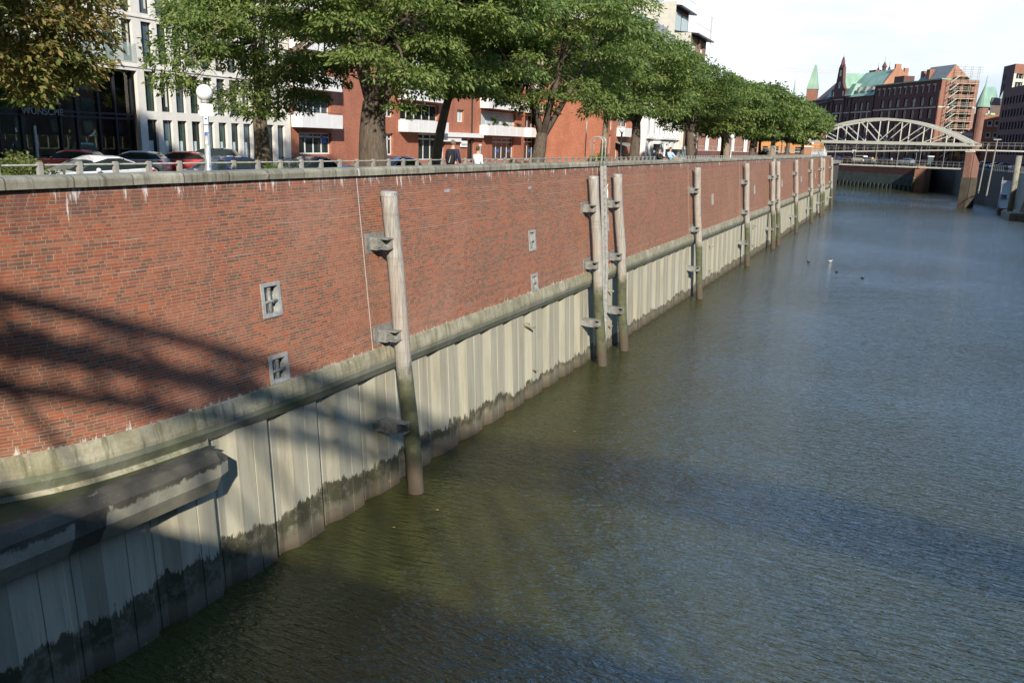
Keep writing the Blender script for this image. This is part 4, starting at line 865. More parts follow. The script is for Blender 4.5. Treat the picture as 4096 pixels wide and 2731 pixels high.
# ================================================================== TREES AND SHRUBS
def leaf_mesh(name, pts, nrm, size, mat, parent, seed, tone, aspect=.42, droop=.35):
    """one mesh of many small folded leaf sprays; pts Nx3, nrm Nx3 growth directions"""
    g = np.random.default_rng(seed); n = len(pts)
    d = nrm + g.normal(0, .55, (n, 3)); d[:, 2] -= droop; d /= np.linalg.norm(d, axis=1)[:, None] + 1e-9
    up = g.normal(0, .5, (n, 3)); up[:, 2] += 1.0
    s = np.cross(d, up); s /= np.linalg.norm(s, axis=1)[:, None] + 1e-9; u = np.cross(s, d)
    L_ = size * g.uniform(.65, 1.3, n)[:, None]; W = L_ * aspect * .5
    a = pts - s * W * .25; b = pts + s * W * .25
    m1 = pts + d * L_ * .5 - s * W - u * W * .35; m2 = pts + d * L_ * .5 + s * W - u * W * .35; mc = pts + d * L_ * .5 + u * W * .1
    e = pts + d * L_ - np.array([0, 0, 1]) * L_ * .15
    V = np.stack([pts, m1, e, m2], 1).reshape(-1, 3) - (wloc(parent) if parent is not None else 0)
    V[0::4] = V[0::4]
    # two triangles folded along the midrib (pts-e)
    idx = np.arange(n)[:, None] * 4; Fc = np.concatenate([idx + np.array([0, 1, 2]), idx + np.array([0, 2, 3])], 1).reshape(-1)
    me = bpy.data.meshes.new(name); me.vertices.add(len(V)); me.vertices.foreach_set('co', V.astype(np.float32).ravel())
    nf = 2 * n; me.loops.add(nf * 3); me.loops.foreach_set('vertex_index', Fc.astype(np.int32)); me.polygons.add(nf)
    me.polygons.foreach_set('loop_start', np.arange(0, nf * 3, 3, dtype=np.int32)); me.polygons.foreach_set('loop_total', np.full(nf, 3, dtype=np.int32))
    me.update(calc_edges=True)
    at = me.attributes.new('tone', 'FLOAT', 'FACE'); at.data.foreach_set('value', np.repeat(tone, 2).astype(np.float32))
    me.materials.append(M[mat]); o = bpy.data.objects.new(name, me); COL.objects.link(o)
    if parent is not None: o.parent = parent
    return o
def clump_points(clumps, per_m2, g, flat=.5):
    P_ = []; D = []; T = []
    for (c, r) in clumps:
        n = int(per_m2 * 4 * math.pi * r * r * .62); v = g.normal(0, 1, (n, 3)); v /= np.linalg.norm(v, axis=1)[:, None]
        v[:, 2] = np.where(v[:, 2] < -.25, -v[:, 2] * .6, v[:, 2]); rr = r * (g.uniform(.25, 1, n) ** .45)
        lump = 1 + .25 * np.sin(v[:, 0] * 5 + c[0] * 3) * np.cos(v[:, 1] * 6 + c[1] * 2)
        p = v * (rr * lump)[:, None]; p[:, 2] *= flat; P_.append(p + np.array(c)); D.append(v * np.array([1, 1, .5]))
        T.append(np.clip(g.normal(.5, .17, n) + g.normal(0, .07) + (g.uniform(0, 1, n) < .07) * .4, 0, 1))
    return np.concatenate(P_), np.concatenate(D), np.concatenate(T)
def make_tree(words, base, tr, zf, crown, seed, mat='leaf', barkm='bark', size=.3, dens=26, nclump=85, lean=(0, 0), extra=(), tone=0, cat='tree', name='locust_tree', group='locust trees along the quay', flat=.5, forks=5, rc=(1.0, 1.9)):
    """crown = (cx, cy, cz, rx, ry, rz)"""
    g = np.random.default_rng(seed); rr = random.Random(seed); t = thing(name, words, cat, base, group); bx, by, bz = base
    m = MB(); fx_, fy_ = bx + lean[0], by + lean[1]; n = 12
    pts = []; rad = []
    for i in range(9):
        k = i / 8; pts.append((bx + lean[0] * k ** 1.3 + .05 * math.sin(k * 5 + seed), by + lean[1] * k ** 1.3 + .05 * math.cos(k * 4 + seed), bz - .2 + (zf - bz + .2) * k)); rad.append(tr * (1.28 - .45 * k if k > .12 else 1.5 - 1.5 * k))
    m.tube(pts, rad, n); cx, cy, cz, rx, ry, rz = crown
    clumps = []
    for i in range(nclump):
        for _ in range(30):
            v = g.normal(0, 1, 3); v /= np.linalg.norm(v); q = g.uniform(.45, 1.0) ** .5
            c = np.array([cx + v[0] * rx * q, cy + v[1] * ry * q, cz + v[2] * rz * q])
            if c[2] > zf + .1 and all(np.linalg.norm((c - o_[0]) * [1, 1, 1.7]) > .95 for o_ in clumps): break
        clumps.append((c, rr.uniform(*rc) * (1.0 if v[2] > -.3 else .8)))
    for e in extra: clumps.append((np.array(e[:3]), e[3]))
    # limbs: primary forks then one branch to each clump
    top = Vector(pts[-1]); heads = []
    for k in range(forks):
        a = 2 * math.pi * (k + rr.random() * .6) / forks; h = Vector((cx + rx * .42 * math.cos(a), cy + ry * .42 * math.sin(a), cz - rz * rr.uniform(-.1, .35)))
        mid = top.lerp(h, .5) + Vector((rr.uniform(-.3, .3), rr.uniform(-.3, .3), rr.uniform(.1, .6))); m.tube([top - Vector((0, 0, .25)), mid, h], [tr * .55, tr * .36, tr * .2], 7); heads.append((h, mid))
    for c, r_ in clumps:
        cv = Vector(c); h, mid = min(heads, key=lambda q: (q[0] - cv).length); s0 = h if (h - cv).length < (mid - cv).length else mid
        k = s0.lerp(cv, .5) + Vector((rr.uniform(-.3, .3), rr.uniform(-.3, .3), rr.uniform(-.2, .35))); m.tube([s0, k, cv], [tr * .16, tr * .09, .015], 5)
        for _ in range(2):
            e = cv + Vector((rr.uniform(-1, 1), rr.uniform(-1, 1), rr.uniform(-.2, .5))) * r_ * .8; m.tube([k.lerp(cv, .5), e], [tr * .05, .008], 3, False)
    m.build('trunk', barkm, t, smooth=True)
    P_, D, T = clump_points(clumps, dens, g, flat)
    leaf_mesh('crown', P_, D, size, mat, t, seed, np.clip(T + tone, 0, 1)); return t
Z0 = 7.5
ex = [tuple(atx(px, py, -29.2)) + (r_,) for px, py, r_ in [(200, 95, 1.3), (195, 150, 1.2), (175, 55, 1.5), (150, 190, 1.2), (95, 215, 1.0), (75, 235, .8), (40, 190, 1.3), (120, 140, 1.6), (60, 120, 1.7), (110, 60, 1.8), (20, 60, 2.0), (195, 20, 1.4), (130, -20, 2.0), (10, 150, 1.7), (185, 175, .9)]]
make_tree('brown leaved maple at the left edge of the picture', (-30.0, 17.9, 7.6), .42, 11.0, (-30.2, 16.0, 17.0, 4.2, 4.6, 5.2), 11, 'leafb', 'barkp', .26, 42, 95, cat='tree', name='maple_tree', group=None, flat=.6, rc=(1.1, 1.8), forks=4, extra=ex)
make_tree('wide locust tree with a pale ivy footed trunk in front of the stone office block', (-29.5, 32.6, Z0), .36, 11.8, (-28.0, 33.2, 15.6, 4.4, 5.0, 4.6), 12, 'leaf', 'barkp', .22, 42, 74, lean=(0, .1), extra=[tuple(atx(px, py, -27.0)) + (r_,) for px, py, r_ in [(400, 150, 1.3), (420, 210, 1.1), (440, 110, 1.6), (520, 255, 1.2), (600, 268, 1.2), (660, 255, 1.3), (560, 225, 1.5), (700, 230, 1.4), (740, 170, 1.6), (480, 60, 1.8), (400, 190, 1.1), (640, 180, 1.8)]])
make_tree('largest locust tree with a thick dark trunk nearest the coping', (-17.9, 25.6, Z0), .5, 11.2, (-18.3, 28.2, 15.6, 4.8, 6.6, 3.9), 13, 'leaf', 'bark', .19, 66, 84, lean=(.0, .25), forks=6,
          extra=[(-15.6, 24.4, 11.9, 1.3), (-16.0, 25.6, 11.5, 1.2), (-16.2, 27.4, 12.0, 1.2), (-16.4, 29.8, 12.2, 1.4), (-17.2, 31.8, 11.9, 1.4), (-16.8, 23.6, 12.4, 1.2), (-16.2, 34.2, 12.8, 1.4), (-16.3, 25.2, 10.95, .7)])
make_tree('slim leaning locust tree with a torn pale trunk behind the two walkers', (-22.8, 38.2, Z0), .24, 12.2, (-22.3, 41.0, 15.4, 3.6, 4.6, 3.8), 14, 'leaf', 'barkp', .22, 60, 70, lean=(.3, 1.0), extra=[(-21.0, 38.5, 12.6, 1.3), (-20.8, 41.0, 12.3, 1.4)])
make_tree('locust tree whose dark trunk forks low beside the first ladder', (-18.0, 40.9, Z0), .36, 10.4, (-18.4, 43.6, 15.4, 4.8, 6.8, 4.0), 15, 'leaf', 'bark', .22, 43, 78, lean=(-.1, .6), forks=5, extra=[(-15.8, 44.5, 11.6, 1.4), (-15.4, 41.5, 12.2, 1.4), (-15.2, 47.5, 11.9, 1.4)])
make_tree('thin pale trunked tree behind the first ladder', (-25.0, 71.5, Z0), .27, 12.6, (-24.5, 70, 16.2, 4.5, 5, 3.6), 16, 'leaf', 'barkp', .4, 20, 50)
make_tree('locust tree with yellowing top behind the two people leaning on the wall', (-18.0, 57.9, Z0), .36, 11.5, (-18.8, 59.0, 14.8, 4.4, 6.6, 3.4), 17, 'leaf', 'bark', .25, 34, 76, lean=(0, .3), tone=.03, extra=[(-15.2, 56.5, 12.2, 1.5)])
make_tree('locust tree with partly golden leaves before the brown brick block', (-18.0, 74.6, Z0), .36, 11.2, (-19.0, 77.5, 14.3, 4.3, 7.0, 3.0), 18, 'leafy', 'bark', .28, 26, 74, tone=-.12)
make_tree('locust tree just beyond the white promenade lamp', (-18.0, 91.0, Z0), .34, 11.0, (-19.0, 93, 14.2, 4.3, 7.4, 3.2), 19, 'leaf', 'barkp', .34, 26, 85, tone=.04)
make_tree('tall locust tree with a dark open crown beside the second ladder', (-18.0, 107.0, Z0), .34, 11.3, (-18.8, 108, 14.6, 4.4, 7.4, 3.5), 20, 'leaf', 'bark', .45, 15, 85, tone=-.06)
make_tree('far locust tree in front of the orange house', (-18.0, 123.5, Z0), .36, 11.2, (-18.8, 124.5, 14.4, 4.4, 8.2, 3.2), 21, 'leaf', 'barkp', .5, 13, 80)
make_tree('far locust tree, last but one of the quay row', (-18.0, 139.0, Z0), .33, 11.0, (-18.8, 141, 14.4, 4.4, 8.5, 3.2), 22, 'leaf', 'bark', .5, 13, 80, tone=.02)
make_tree('farthest locust tree reaching out towards the steel arch bridge', (-17.6, 155.0, Z0), .33, 11.0, (-18.4, 156, 14.0, 4.8, 8.5, 3.0), 23, 'leaf', 'bark', .5, 13, 85, tone=.02)
make_tree('small rear tree in deep shade beyond the brown brick block', (-26.0, 128.0, Z0), .25, 11.5, (-26, 128, 14, 4.5, 6, 3.4), 24, 'leaf', 'bark', .5, 12, 45, tone=-.2, group='rear street trees')
make_tree('rear tree filling the gap beside the white pillared building', (-24.0, 150.0, Z0), .25, 11.2, (-24, 150, 14, 4.5, 6, 3.4), 25, 'leaf', 'bark', .5, 12, 45, tone=-.1, group='rear street trees')
def make_bush(words, c, r, mat, seed, size=.1, dens=160, name='bush', n=9, sq=(1, 1, .8), stems=True):
    g = np.random.default_rng(seed); t = thing(name, words, name.split('_')[-1], (c[0], c[1], c[2]))
    cl = [(np.array([c[0] + g.uniform(-.7, .7) * r * sq[0], c[1] + g.uniform(-.7, .7) * r * sq[1], c[2] + r * sq[2] * (.35 + 1.2 * i / max(1, n - 1))]), r * g.uniform(.45, .62) * (1 - .35 * i / n)) for i in range(n)]
    P_, D, T = clump_points(cl, dens, g, .9); P_[:, 2] = np.maximum(P_[:, 2], c[2] + .02); leaf_mesh('foliage', P_, D, size, mat, t, seed, T, .55, .1)
    m = MB()
    for q, rr_ in cl: m.tube([(c[0], c[1], c[2] - .05), tuple(q)], [.03, .012], 5)
    m.build('stem', 'bark', t)
make_bush('clipped yellow green hedge beside the red car at the left edge', (-19.4, 12.5, 7.75), 1.25, 'hedge', 31, .11, 330, 'hedge', 16, (1.0, 1.35, .62))
make_bush('tall clipped evergreen cone in front of the white shop front', (-18.6, 39.6 + .2, 7.8), .62, 'shrub', 32, .1, 340, 'shrub', 10, (.6, .6, 1.15))
make_bush('bright green bush left of the man with the backpack', (-19.0, 30.3, 7.8), .75, 'lush', 33, .13, 200, 'bush', 10, (.8, 1.2, .75))
make_bush('low ivy and weeds round the foot of the pale trunk', (-25.6, 28.6, 7.7), .9, 'lush', 34, .12, 160, 'bush', 10, (1.1, 1.8, .55))
make_bush('bright green bush by the dark globe lamp', (-19.5, 55.0, 7.8), .85, 'lush', 35, .16, 130, 'bush', 9, (.8, 1, 1.0))
make_bush('rounded green bush before the brown brick block', (-17.8, 68.0, 7.8), .85, 'lush', 36, .16, 130, 'bush', 9, (1, 1.6, .8))
make_bush('dark round bush under the far trees', (-21.5, 143, 7.8), 1.3, 'shrub', 37, .25, 50, 'bush', 9, (1.2, 1.2, .9))
for i, (a, zz) in enumerate([(82.6, 11.5), (79.6, 11.5), (63.3, 11.4), (86.0, 11.5)]):
    make_bush(['potted plants spilling over the middle white balcony', 'tall climbing plant at the left end of the middle white balcony', 'small plant on the white balcony above the walkers', 'flowering plant at the right end of the middle white balcony'][i], (X0 + .7, a, zz), .38 if i != 1 else .6, 'shrub', 40 + i, .14, 160, 'balcony_plant', 6, (.6, 1.2, .9 if i == 1 else .6))
# a few floating leaves
for i, (px, py) in enumerate([(1320, 990), (905, 1210), (1005, 1170)]):
    p = atz(px, py, .012); m = MB(); m.poly([p + Vector((a, b, 0)) for a, b in ((-.05, 0), (-.01, -.035), (.05, 0), (.0, .035))]); o = m.build('fallen_leaf', 'gold', None, origin=(p.x, p.y, p.z))
    tag(o, ['tiny orange leaf floating in the open green water', 'tiny orange leaf floating left of the nearest pile', 'tiny orange leaf floating right of the nearest pile foot'][i], 'leaf', 'leaves floating on the water')
# ducks
def duck(p, words, mat, rz):
    t = thing('duck', words, 'bird', (0, 0, 0), 'ducks on the canal'); m = MB()
    secs = []
    for x, w_, h_, z in [(-.26, .01, .01, .13), (-.2, .05, .035, .11), (-.1, .1, .075, .07), (.02, .115, .09, .06), (.12, .09, .08, .07), (.17, .05, .06, .11), (.18, .035, .04, .16), (.2, .04, .04, .2), (.24, .03, .03, .21), (.29, .018, .01, .2), (.33, .015, .006, .195)]:
        secs.append([(x, w_ * math.cos(a), z + h_ * math.sin(a)) for a in np.linspace(0, 2 * math.pi, 10, endpoint=False)])
    m.sweep(secs); m.build('body', mat, t, smooth=True); b = MB(); b.sweep([[(x, .012 * math.cos(a), .198 + .006 * math.sin(a)) for a in np.linspace(0, 6.28, 6, endpoint=False)] for x in (.28, .34)]); b.build('beak', 'signo', t)
    t.location = p; t.rotation_euler = (0, 0, rz); t.scale = (.85, .85, .85)
for (px, py, wd, mt, rz) in [(1857, 603, 'dark duck swimming closest to the wall', 'hairb', 2.6), (1907, 601, 'white bird swimming among the dark ducks', 'offwhite', .4), (1921, 626, 'dark duck swimming just below the white bird', 'hairb', 1.9), (1981, 640, 'dark duck swimming nearest to us, right of the others', 'hairb', 2.2)]:
    duck(atz(px, py, -.01), wd, mt, rz)

# ================================================================== PEOPLE
def skin(name, verts, edges, radii, mat, parent, root=0, sub=2):
    me = bpy.data.meshes.new(name); me.from_pydata([tuple(Vector(v)) for v in verts], edges, []); o = bpy.data.objects.new(name, me); COL.objects.link(o)
    bpy.context.view_layer.objects.active = o; sk = o.modifiers.new('s', 'SKIN'); sb = o.modifiers.new('b', 'SUBSURF'); sb.levels = sb.render_levels = sub
    sk.use_smooth_shade = True
    for i, r_ in enumerate(radii): o.data.skin_vertices[0].data[i].radius = (r_, r_) if isinstance(r_, float) else r_
    for i in range(len(verts)): o.data.skin_vertices[0].data[i].use_root = (i == root)
    bpy.context.view_layer.update(); m2 = bpy.data.meshes.new_from_object(o.evaluated_get(bpy.context.evaluated_depsgraph_get())); bpy.data.objects.remove(o)
    m2.name = name; m2.materials.clear(); m2.materials.append(M[mat]); o = bpy.data.objects.new(name, m2); COL.objects.link(o); o.parent = parent
    m2.polygons.foreach_set('use_smooth', [True] * len(m2.polygons)); return o
def person(words, loc, rz, h=1.78, top='navy', low='jeans', hair='hairb', arms='walk', female=False, group='people on the promenade', longhair=False):
    k = h / 1.78; t = thing('person', words, 'person', (0, 0, 0), group)
    sw = .17 if female else .195
    if arms == 'walk': el = [(sw + .07, -.06, 1.17), (-sw - .07, .04, 1.17)]; wr = [(sw + .08, .1, .95), (-sw - .08, .16, .95)]
    else: el = [(sw + .1, .2, 1.16), (-sw - .1, .2, 1.16)]; wr = [(sw - .06, .46, 1.12), (-sw + .04, .46, 1.12)]
    V = [(0, 0, .98), (0, -.01, 1.15), (0, -.01, 1.35), (0, 0, 1.47), (0, .015, 1.55), (0, .03, 1.66), (0, .03, 1.735)]; Rr = [(.15, .11), (.14, .1), (.165, .11), (.09, .08), (.055, .055), (.078, .095), (.055, .07)]
    E_ = [(0, 1), (1, 2), (2, 3), (3, 4), (4, 5), (5, 6)]
    for s in (0, 1):
        sx = 1 if s == 0 else -1; i = len(V); V += [(sx * sw, 0, 1.41), el[s], wr[s]]; Rr += [.06, .045, .03]; E_ += [(2, i), (i, i + 1), (i + 1, i + 2)]
        d = (Vector(wr[s]) - Vector(el[s])).normalized(); hnd = Vector(wr[s]) + d * .08; j = len(V); V.append(tuple(hnd)); Rr.append((.04, .022)); E_.append((i + 2, j))
        side = d.cross(Vector((0, 0, 1))).normalized()
        for q in range(4):
            a = len(V); V.append(tuple(hnd + d * (.045 + .006 * (1.5 - abs(q - 1.5))) + side * (q - 1.5) * .02 - Vector((0, 0, .01)))); V.append(tuple(hnd + d * .085 + side * (q - 1.5) * .021 - Vector((0, 0, .03)))); Rr += [.0095, .008]; E_ += [(j, a), (a, a + 1)]
        a = len(V); V.append(tuple(hnd + side * .045 * sx + d * .02)); Rr.append(.011); E_.append((j, a))
    for s in (1, -1):
        i = len(V); f = .12 * s if arms == 'walk' else .0; V += [(s * .095, 0, .9), (s * .1, f * .8, .5), (s * .1, f * .6 - .03, .1), (s * .1, f * .6 + .14, .04)]; Rr += [.095, .062, .045, .04]; E_ += [(0, i), (i, i + 1), (i + 1, i + 2), (i + 2, i + 3)]
    body = skin('body', [tuple(c * k for c in v) for v in V], E_, [tuple(x * k for x in r_) if isinstance(r_, tuple) else r_ * k for r_ in Rr], 'skin', t)
    # clothing
    tv = [(0, 0, .93), (0, -.01, 1.15), (0, -.015, 1.36), (0, -.005, 1.465)]; te = [(0, 1), (1, 2), (2, 3)]; tr_ = [(.185, .135), (.175, .13), (.2, .14), (.1, .09)]
    for s in (0, 1): sx = 1 if s == 0 else -1; i = len(tv); tv += [(sx * sw, -.005, 1.405), el[s], tuple(Vector(wr[s]) * .93 + Vector(el[s]) * .07)]; tr_ += [.085, .066, .048]; te += [(2, i), (i, i + 1), (i + 1, i + 2)]
    skin('jacket', [tuple(c * k for c in v) for v in tv], te, [tuple(x * k for x in r_) if isinstance(r_, tuple) else r_ * k for r_ in tr_], top, t)
    lv = [(0, 0, .95)]; ler = [(.165, .12)]; lee = []
    for s in (1, -1): i = len(lv); f = .12 * s if arms == 'walk' else .0; lv += [(s * .095, 0, .86), (s * .1, f * .8, .5), (s * .1, f * .6 - .03, .1)]; ler += [.105, .078, .064]; lee += [(0, i), (i, i + 1), (i + 1, i + 2)]
    skin('trousers', [tuple(c * k for c in v) for v in lv], lee, [tuple(x * k for x in r_) if isinstance(r_, tuple) else r_ * k for r_ in ler], low, t)
    m = MB(); m.ball((0, .005 * k, 1.7 * k), .108 * k, 16, (.83, .98, .98)); V_ = m.v[0]; V_[:, 2] = np.where((V_[:, 1] > .06 * k) & (V_[:, 2] < 1.72 * k), 1.72 * k, V_[:, 2]); V_[:, 2] = np.maximum(V_[:, 2], 1.62 * k)
    m.build('hair', hair, t, smooth=True)
    if longhair: m = MB(); m.ball((0, -.05 * k, 1.58 * k), .11 * k, 12, (1, .6, 1.4)); m.build('long_hair', hair, t, smooth=True)
    f = MB()
    for s in (-1, 1): f.ball((s * .032 * k, .118 * k, 1.665 * k), .011 * k, 8)
    f.build('eye', 'darkm', t); f = MB(); f.ball((0, .125 * k, 1.635 * k), .016 * k, 8, (.8, 1.2, 1.3)); f.build('nose', 'skin', t); f = MB(); f.ball((0, .113 * k, 1.598 * k), .02 * k, 8, (1.3, .4, .3)); f.build('mouth', 'red', t)
    for s in (-1, 1): f = MB(); f.ball((s * .083 * k, .02 * k, 1.66 * k), .03 * k, 8, (.3, .7, 1.1)); f.build('ear', 'skin', t, smooth=True)
    for s in (1, -1): f = MB(); q = .12 * s * .6 if arms == 'walk' else 0; f.ball((s * .1 * k, (q + .05) * k, .045), .1, 10, (.45, 1.35, .45)); f.build('shoe', 'plastic', t, smooth=True)
    t.location = loc; t.rotation_euler = (0, 0, rz); return t
for nm, c in (('navy', (.018, .022, .05)), ('jeans', (.04, .06, .12)), ('hood', (.68, .74, .82)), ('blackc', (.012, .012, .014)), ('lightblue', (.35, .5, .68)), ('khaki', (.2, .17, .12)), ('redc', (.4, .05, .04)), ('yellowc', (.6, .42, .05))): M[nm] = plain('cloth_' + nm, c, .9, 0, .12, 12)
p1 = person('man in a navy hooded jacket with a black backpack walking away', (-15.4, 27.2, 8.15), .1, 1.80, 'navy', 'jeans', 'hairg')
hd = MB(); hd.ball((0, -.1, 1.5), .1, 12, (1.1, .6, .75)); hd.build('hood', 'navy', p1, smooth=True); bpy.context.view_layer.update()
bp = thing('backpack', 'black backpack with a grey stripe on the back of the man in navy', 'backpack', (0, 0, 0)); m = MB()
m.sweep([[(x * w_, -.17 - d, z) for x, d in ((-1, 0), (-.8, .13), (0, .17), (.8, .13), (1, 0))] for w_, z, in ((.1, .93), (.165, .97), (.175, 1.15), (.165, 1.32), (.1, 1.42), (.04, 1.44))]); m.build('bag', 'blackc', bp, smooth=True)
m = MB(); m.bar((.0, -.345, 1.0), (.07, -.33, 1.25), .03, .01, (0, 1, 0)); m.build('stripe', 'galv', bp); m = MB(); [m.tube([(s * .1, -.17, 1.38), (s * .12, 0, 1.47), (s * .13, .13, 1.3), (s * .14, 0, 1.02)], .016, 5) for s in (-1, 1)]; m.build('strap', 'blackc', bp)
bp.location = (-15.4, 27.2, 8.15); bp.rotation_euler = (0, 0, .1)
p2 = person('walker in a white hooded sweatshirt with a pale green print', (-15.3, 29.0, 8.15), -.25, 1.58, 'hood', 'khaki', 'hairb')
hd = MB(); hd.ball((0, -.1, 1.32), .1, 12, (1.15, .6, .8)); hd.build('hood', 'hood', p2, smooth=True)
M['print'] = plain('faded_print', (.5, .58, .3), .9, 0, .5, 22); m = MB(); m.ball((0, -.085, 1.08), .1, 12, (1.0, .55, 1.25)); m.build('back_print', 'print', p2, smooth=True)
person('woman in black with loose brown hair leaning on the quay coping', (-14.35, 51.6, 8.15), -math.pi / 2 - .35, 1.66, 'blackc', 'jeans', 'hairb', 'lean', True, longhair=True)
person('man in a light blue shirt leaning on the quay coping beside the woman in black', (-14.35, 54.2, 8.15), -math.pi / 2 - .5, 1.76, 'lightblue', 'khaki', 'hairb', 'lean')
# ================================================================== BRIDGE THE PICTURE IS TAKEN FROM (throws the truss shadow)
vb = thing('arch_bridge', 'steel arch bridge we stand on, known by its truss shadow on wall and water', 'bridge', (13, -3, 8.2))
m = MB(); m.box(-24, 50, -20, -.35, 7.6, 8.35); m.build('deck', 'steel', vb)
def az_(x): return 16.45 - .0081 * (x - 13) ** 2
for yb in (-1.9, -3.4):
    m = MB(); xs = np.linspace(-19.5, 45.5, 34)
    for i_, (a, b) in enumerate(zip(xs, xs[1:])):
        for h in (-.45, .45): m.bar((a, yb, az_(a) + h), (b, yb, az_(b) + h), .3, .24, (0, 0, 1))
        c_ = (a + b) / 2; m.bar((a, yb, az_(a) - .4), (c_, yb, az_(c_) + .4), .12, .12); m.bar((c_, yb, az_(c_) + .4), (b, yb, az_(b) - .4), .12, .12); m.bar((c_, yb, az_(c_) - .4), (c_, yb, az_(c_) + .4), .1, .1)
    m.build('arch_rib', 'brsteel', vb)
    m = MB(); m.box(-20, 46, yb - .2, yb + .2, 8.35, 8.9)
    hx = [-19.5 + 4.06 * k for k in range(1, 16)]
    for i, x in enumerate(hx):
        m.bar((x, yb, 8.6), (x, yb, az_(x)), .09, .09)
        if i < 6:
            a, b = (x, hx[i + 1]); m.bar((a, yb, az_(a)) if i < 7 else (a, yb, 8.7), (b, yb, 8.7) if i < 7 else (b, yb, az_(b)), .11, .11)
    m.build('hanger', 'brsteel', vb)
m = MB()
for k in range(0, 64): x = (-19.0 + 1.0 * k) if k > 19 else (-19 + 3.3 * (k % 6)); m.bar((x, -1.9, az_(x)), (x + (.5 if k % 2 else -.5), -3.2, az_(x)), .34 if k > 19 else .16, .16)
m.build('cross_brace', 'brsteel', vb)
m = MB(); m.tube([(-24, -.45, 9.3), (50, -.45, 9.3)], .035, 6)
for x in np.arange(-24, 50, .9): m.tube([(x, -.45, 8.35), (x, -.45, 9.3)], .012, 4)
m.build('railing', 'galv', vb); m = MB(); m.box(-24, 50, -.42, -.36, 8.35, 9.3); m.build('shadow_panel', 'steel', vb)  # solid panel added at the unseen railing to lengthen the deck shadow

# warehouses lining the right bank outside the picture: they close off the low sky on that side
rw = thing('warehouse', 'row of tall brick warehouses along the right bank outside the picture', 'warehouse', (60, 30, 7.1)); m = MB(); m.box(46, 75, -110, 125, 7.1, 27)
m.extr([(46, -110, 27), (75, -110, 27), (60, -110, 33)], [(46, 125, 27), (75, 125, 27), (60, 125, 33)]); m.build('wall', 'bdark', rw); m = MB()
for k in range(38):
    for j in range(5): m.box(45.9, 45.98, -108 + k * 6.1, -106.2 + k * 6.1, 9 + 3.6 * j, 11.2 + 3.6 * j)
m.build('window_bays', 'glassb', rw)
# ================================================================== FAR ARCHED FOOTBRIDGE
def hp(px, dep):       # plan position below pixel column px at depth dep along the view axis
    rr = ray(px, 350); q = Vector((_f.x, _f.y, 0)); q.normalize(); s = dep / (Vector((rr.x, rr.y, 0)).dot(q)); return Vector((rr.x * s, rr.y * s, 0))
A = Vector((-23.6, 200, 0)); B = Vector((9.9, 185, 0)); dv = (B - A); SP = dv.length; dv.normalize(); nv2 = Vector((-dv.y, dv.x, 0))   # points away from us
fb = thing('footbridge', 'pale grey steel arch footbridge on two levels crossing the canal', 'bridge', (-2, 172, 7.2))
def bp_(s, o, z): return A + dv * s + nv2 * o + Vector((0, 0, z))
def arz(s): return 12.05 + 4.75 * (1 - ((s - SP / 2) / (SP / 2)) ** 2)
def udk(s): return 9.45 + 1.45 * min(1, max(0, s / SP))
for o_ in (0, 3.6):
    m = MB(); ss = np.linspace(0, SP, 25)
    for a, b in zip(ss, ss[1:]): m.bar(bp_(a, o_, arz(a)), bp_(b, o_, arz(b)), .4, .46)
    m.build('arch', 'brsteel', fb)
    m = MB(); m.bar(bp_(-.3, o_, 12.0), bp_(SP + .6, o_, 12.0), .4, .6); m.build('tie_beam', 'brsteel', fb)
    m = MB(); nb = 8; hs_ = [SP * k / nb for k in range(1, nb)]
    for i, s in enumerate(hs_):
        m.bar(bp_(s, o_, 12.2), bp_(s, o_, arz(s)), .16, .2)
        if i < len(hs_) - 1:
            t_ = hs_[i + 1]; m.bar(bp_(s, o_, arz(s)) if i < 3 else bp_(s, o_, 12.2), bp_(t_, o_, 12.2) if i < 3 else bp_(t_, o_, arz(t_)), .15, .18)
    m.bar(bp_(hs_[0], o_, 12.2), bp_(hs_[0] * .35, o_, arz(hs_[0] * .35)), .2, .2); m.build('truss_web', 'brsteel', fb)
    m = MB()
    for s in hs_: m = MB(); m.tube([bp_(s, o_, 7.4), bp_(s, o_, 12.0)], .035, 5); m.build('hanger_rod', 'galv', fb)
m = MB()
for k in range(2, 7): s = SP * k / 8; m.bar(bp_(s, 0, arz(s)), bp_(s, 3.6, arz(s)), .15, .15)
m.build('cross_brace', 'brsteel', fb)
def deck(name, S0, S1, zf, o0, o1, par, rail_mat='steel', n=40):
    m = MB(); ss = np.linspace(S0, S1, n)
    for a, b in zip(ss, ss[1:]):
        m.extr([bp_(a, o0, zf(a)), bp_(b, o0, zf(b)), bp_(b, o0, zf(b) + .26), bp_(a, o0, zf(a) + .26)], [bp_(a, o1, zf(a)), bp_(b, o1, zf(b)), bp_(b, o1, zf(b) + .26), bp_(a, o1, zf(a) + .26)])
    d = m.build(name, 'brsteel', par)
    for o_ in (o0 + .05, o1 - .05):
        m = MB()
        for a, b in zip(ss, ss[1:]):
            for h in (1.35, .85): m.bar(bp_(a, o_, zf(a) + h), bp_(b, o_, zf(b) + h), .05, .05)
        s = S0
        while s < S1: m.bar(bp_(s, o_, zf(s)), bp_(s, o_, zf(s) + 1.38), .045, .045); s += 1.1 if o_ < 1 else 2.2
        m.build('railing', rail_mat, d)
    m = MB()
    for s in np.arange(S0, S1, 4.2): m.bar(bp_(s, o0 + .3, zf(s) - .12), bp_(s, o1 - .3, zf(s) - .12), .2, .25)
    m.build('cross_beam', 'steel', d); return d
deck('upper_deck', -8, SP + 1, udk, .3, 3.3, fb)
deck('lower_deck', 1, SP - .2, lambda s: 7.05 + .2 * s / SP, .2, 3.4, fb)
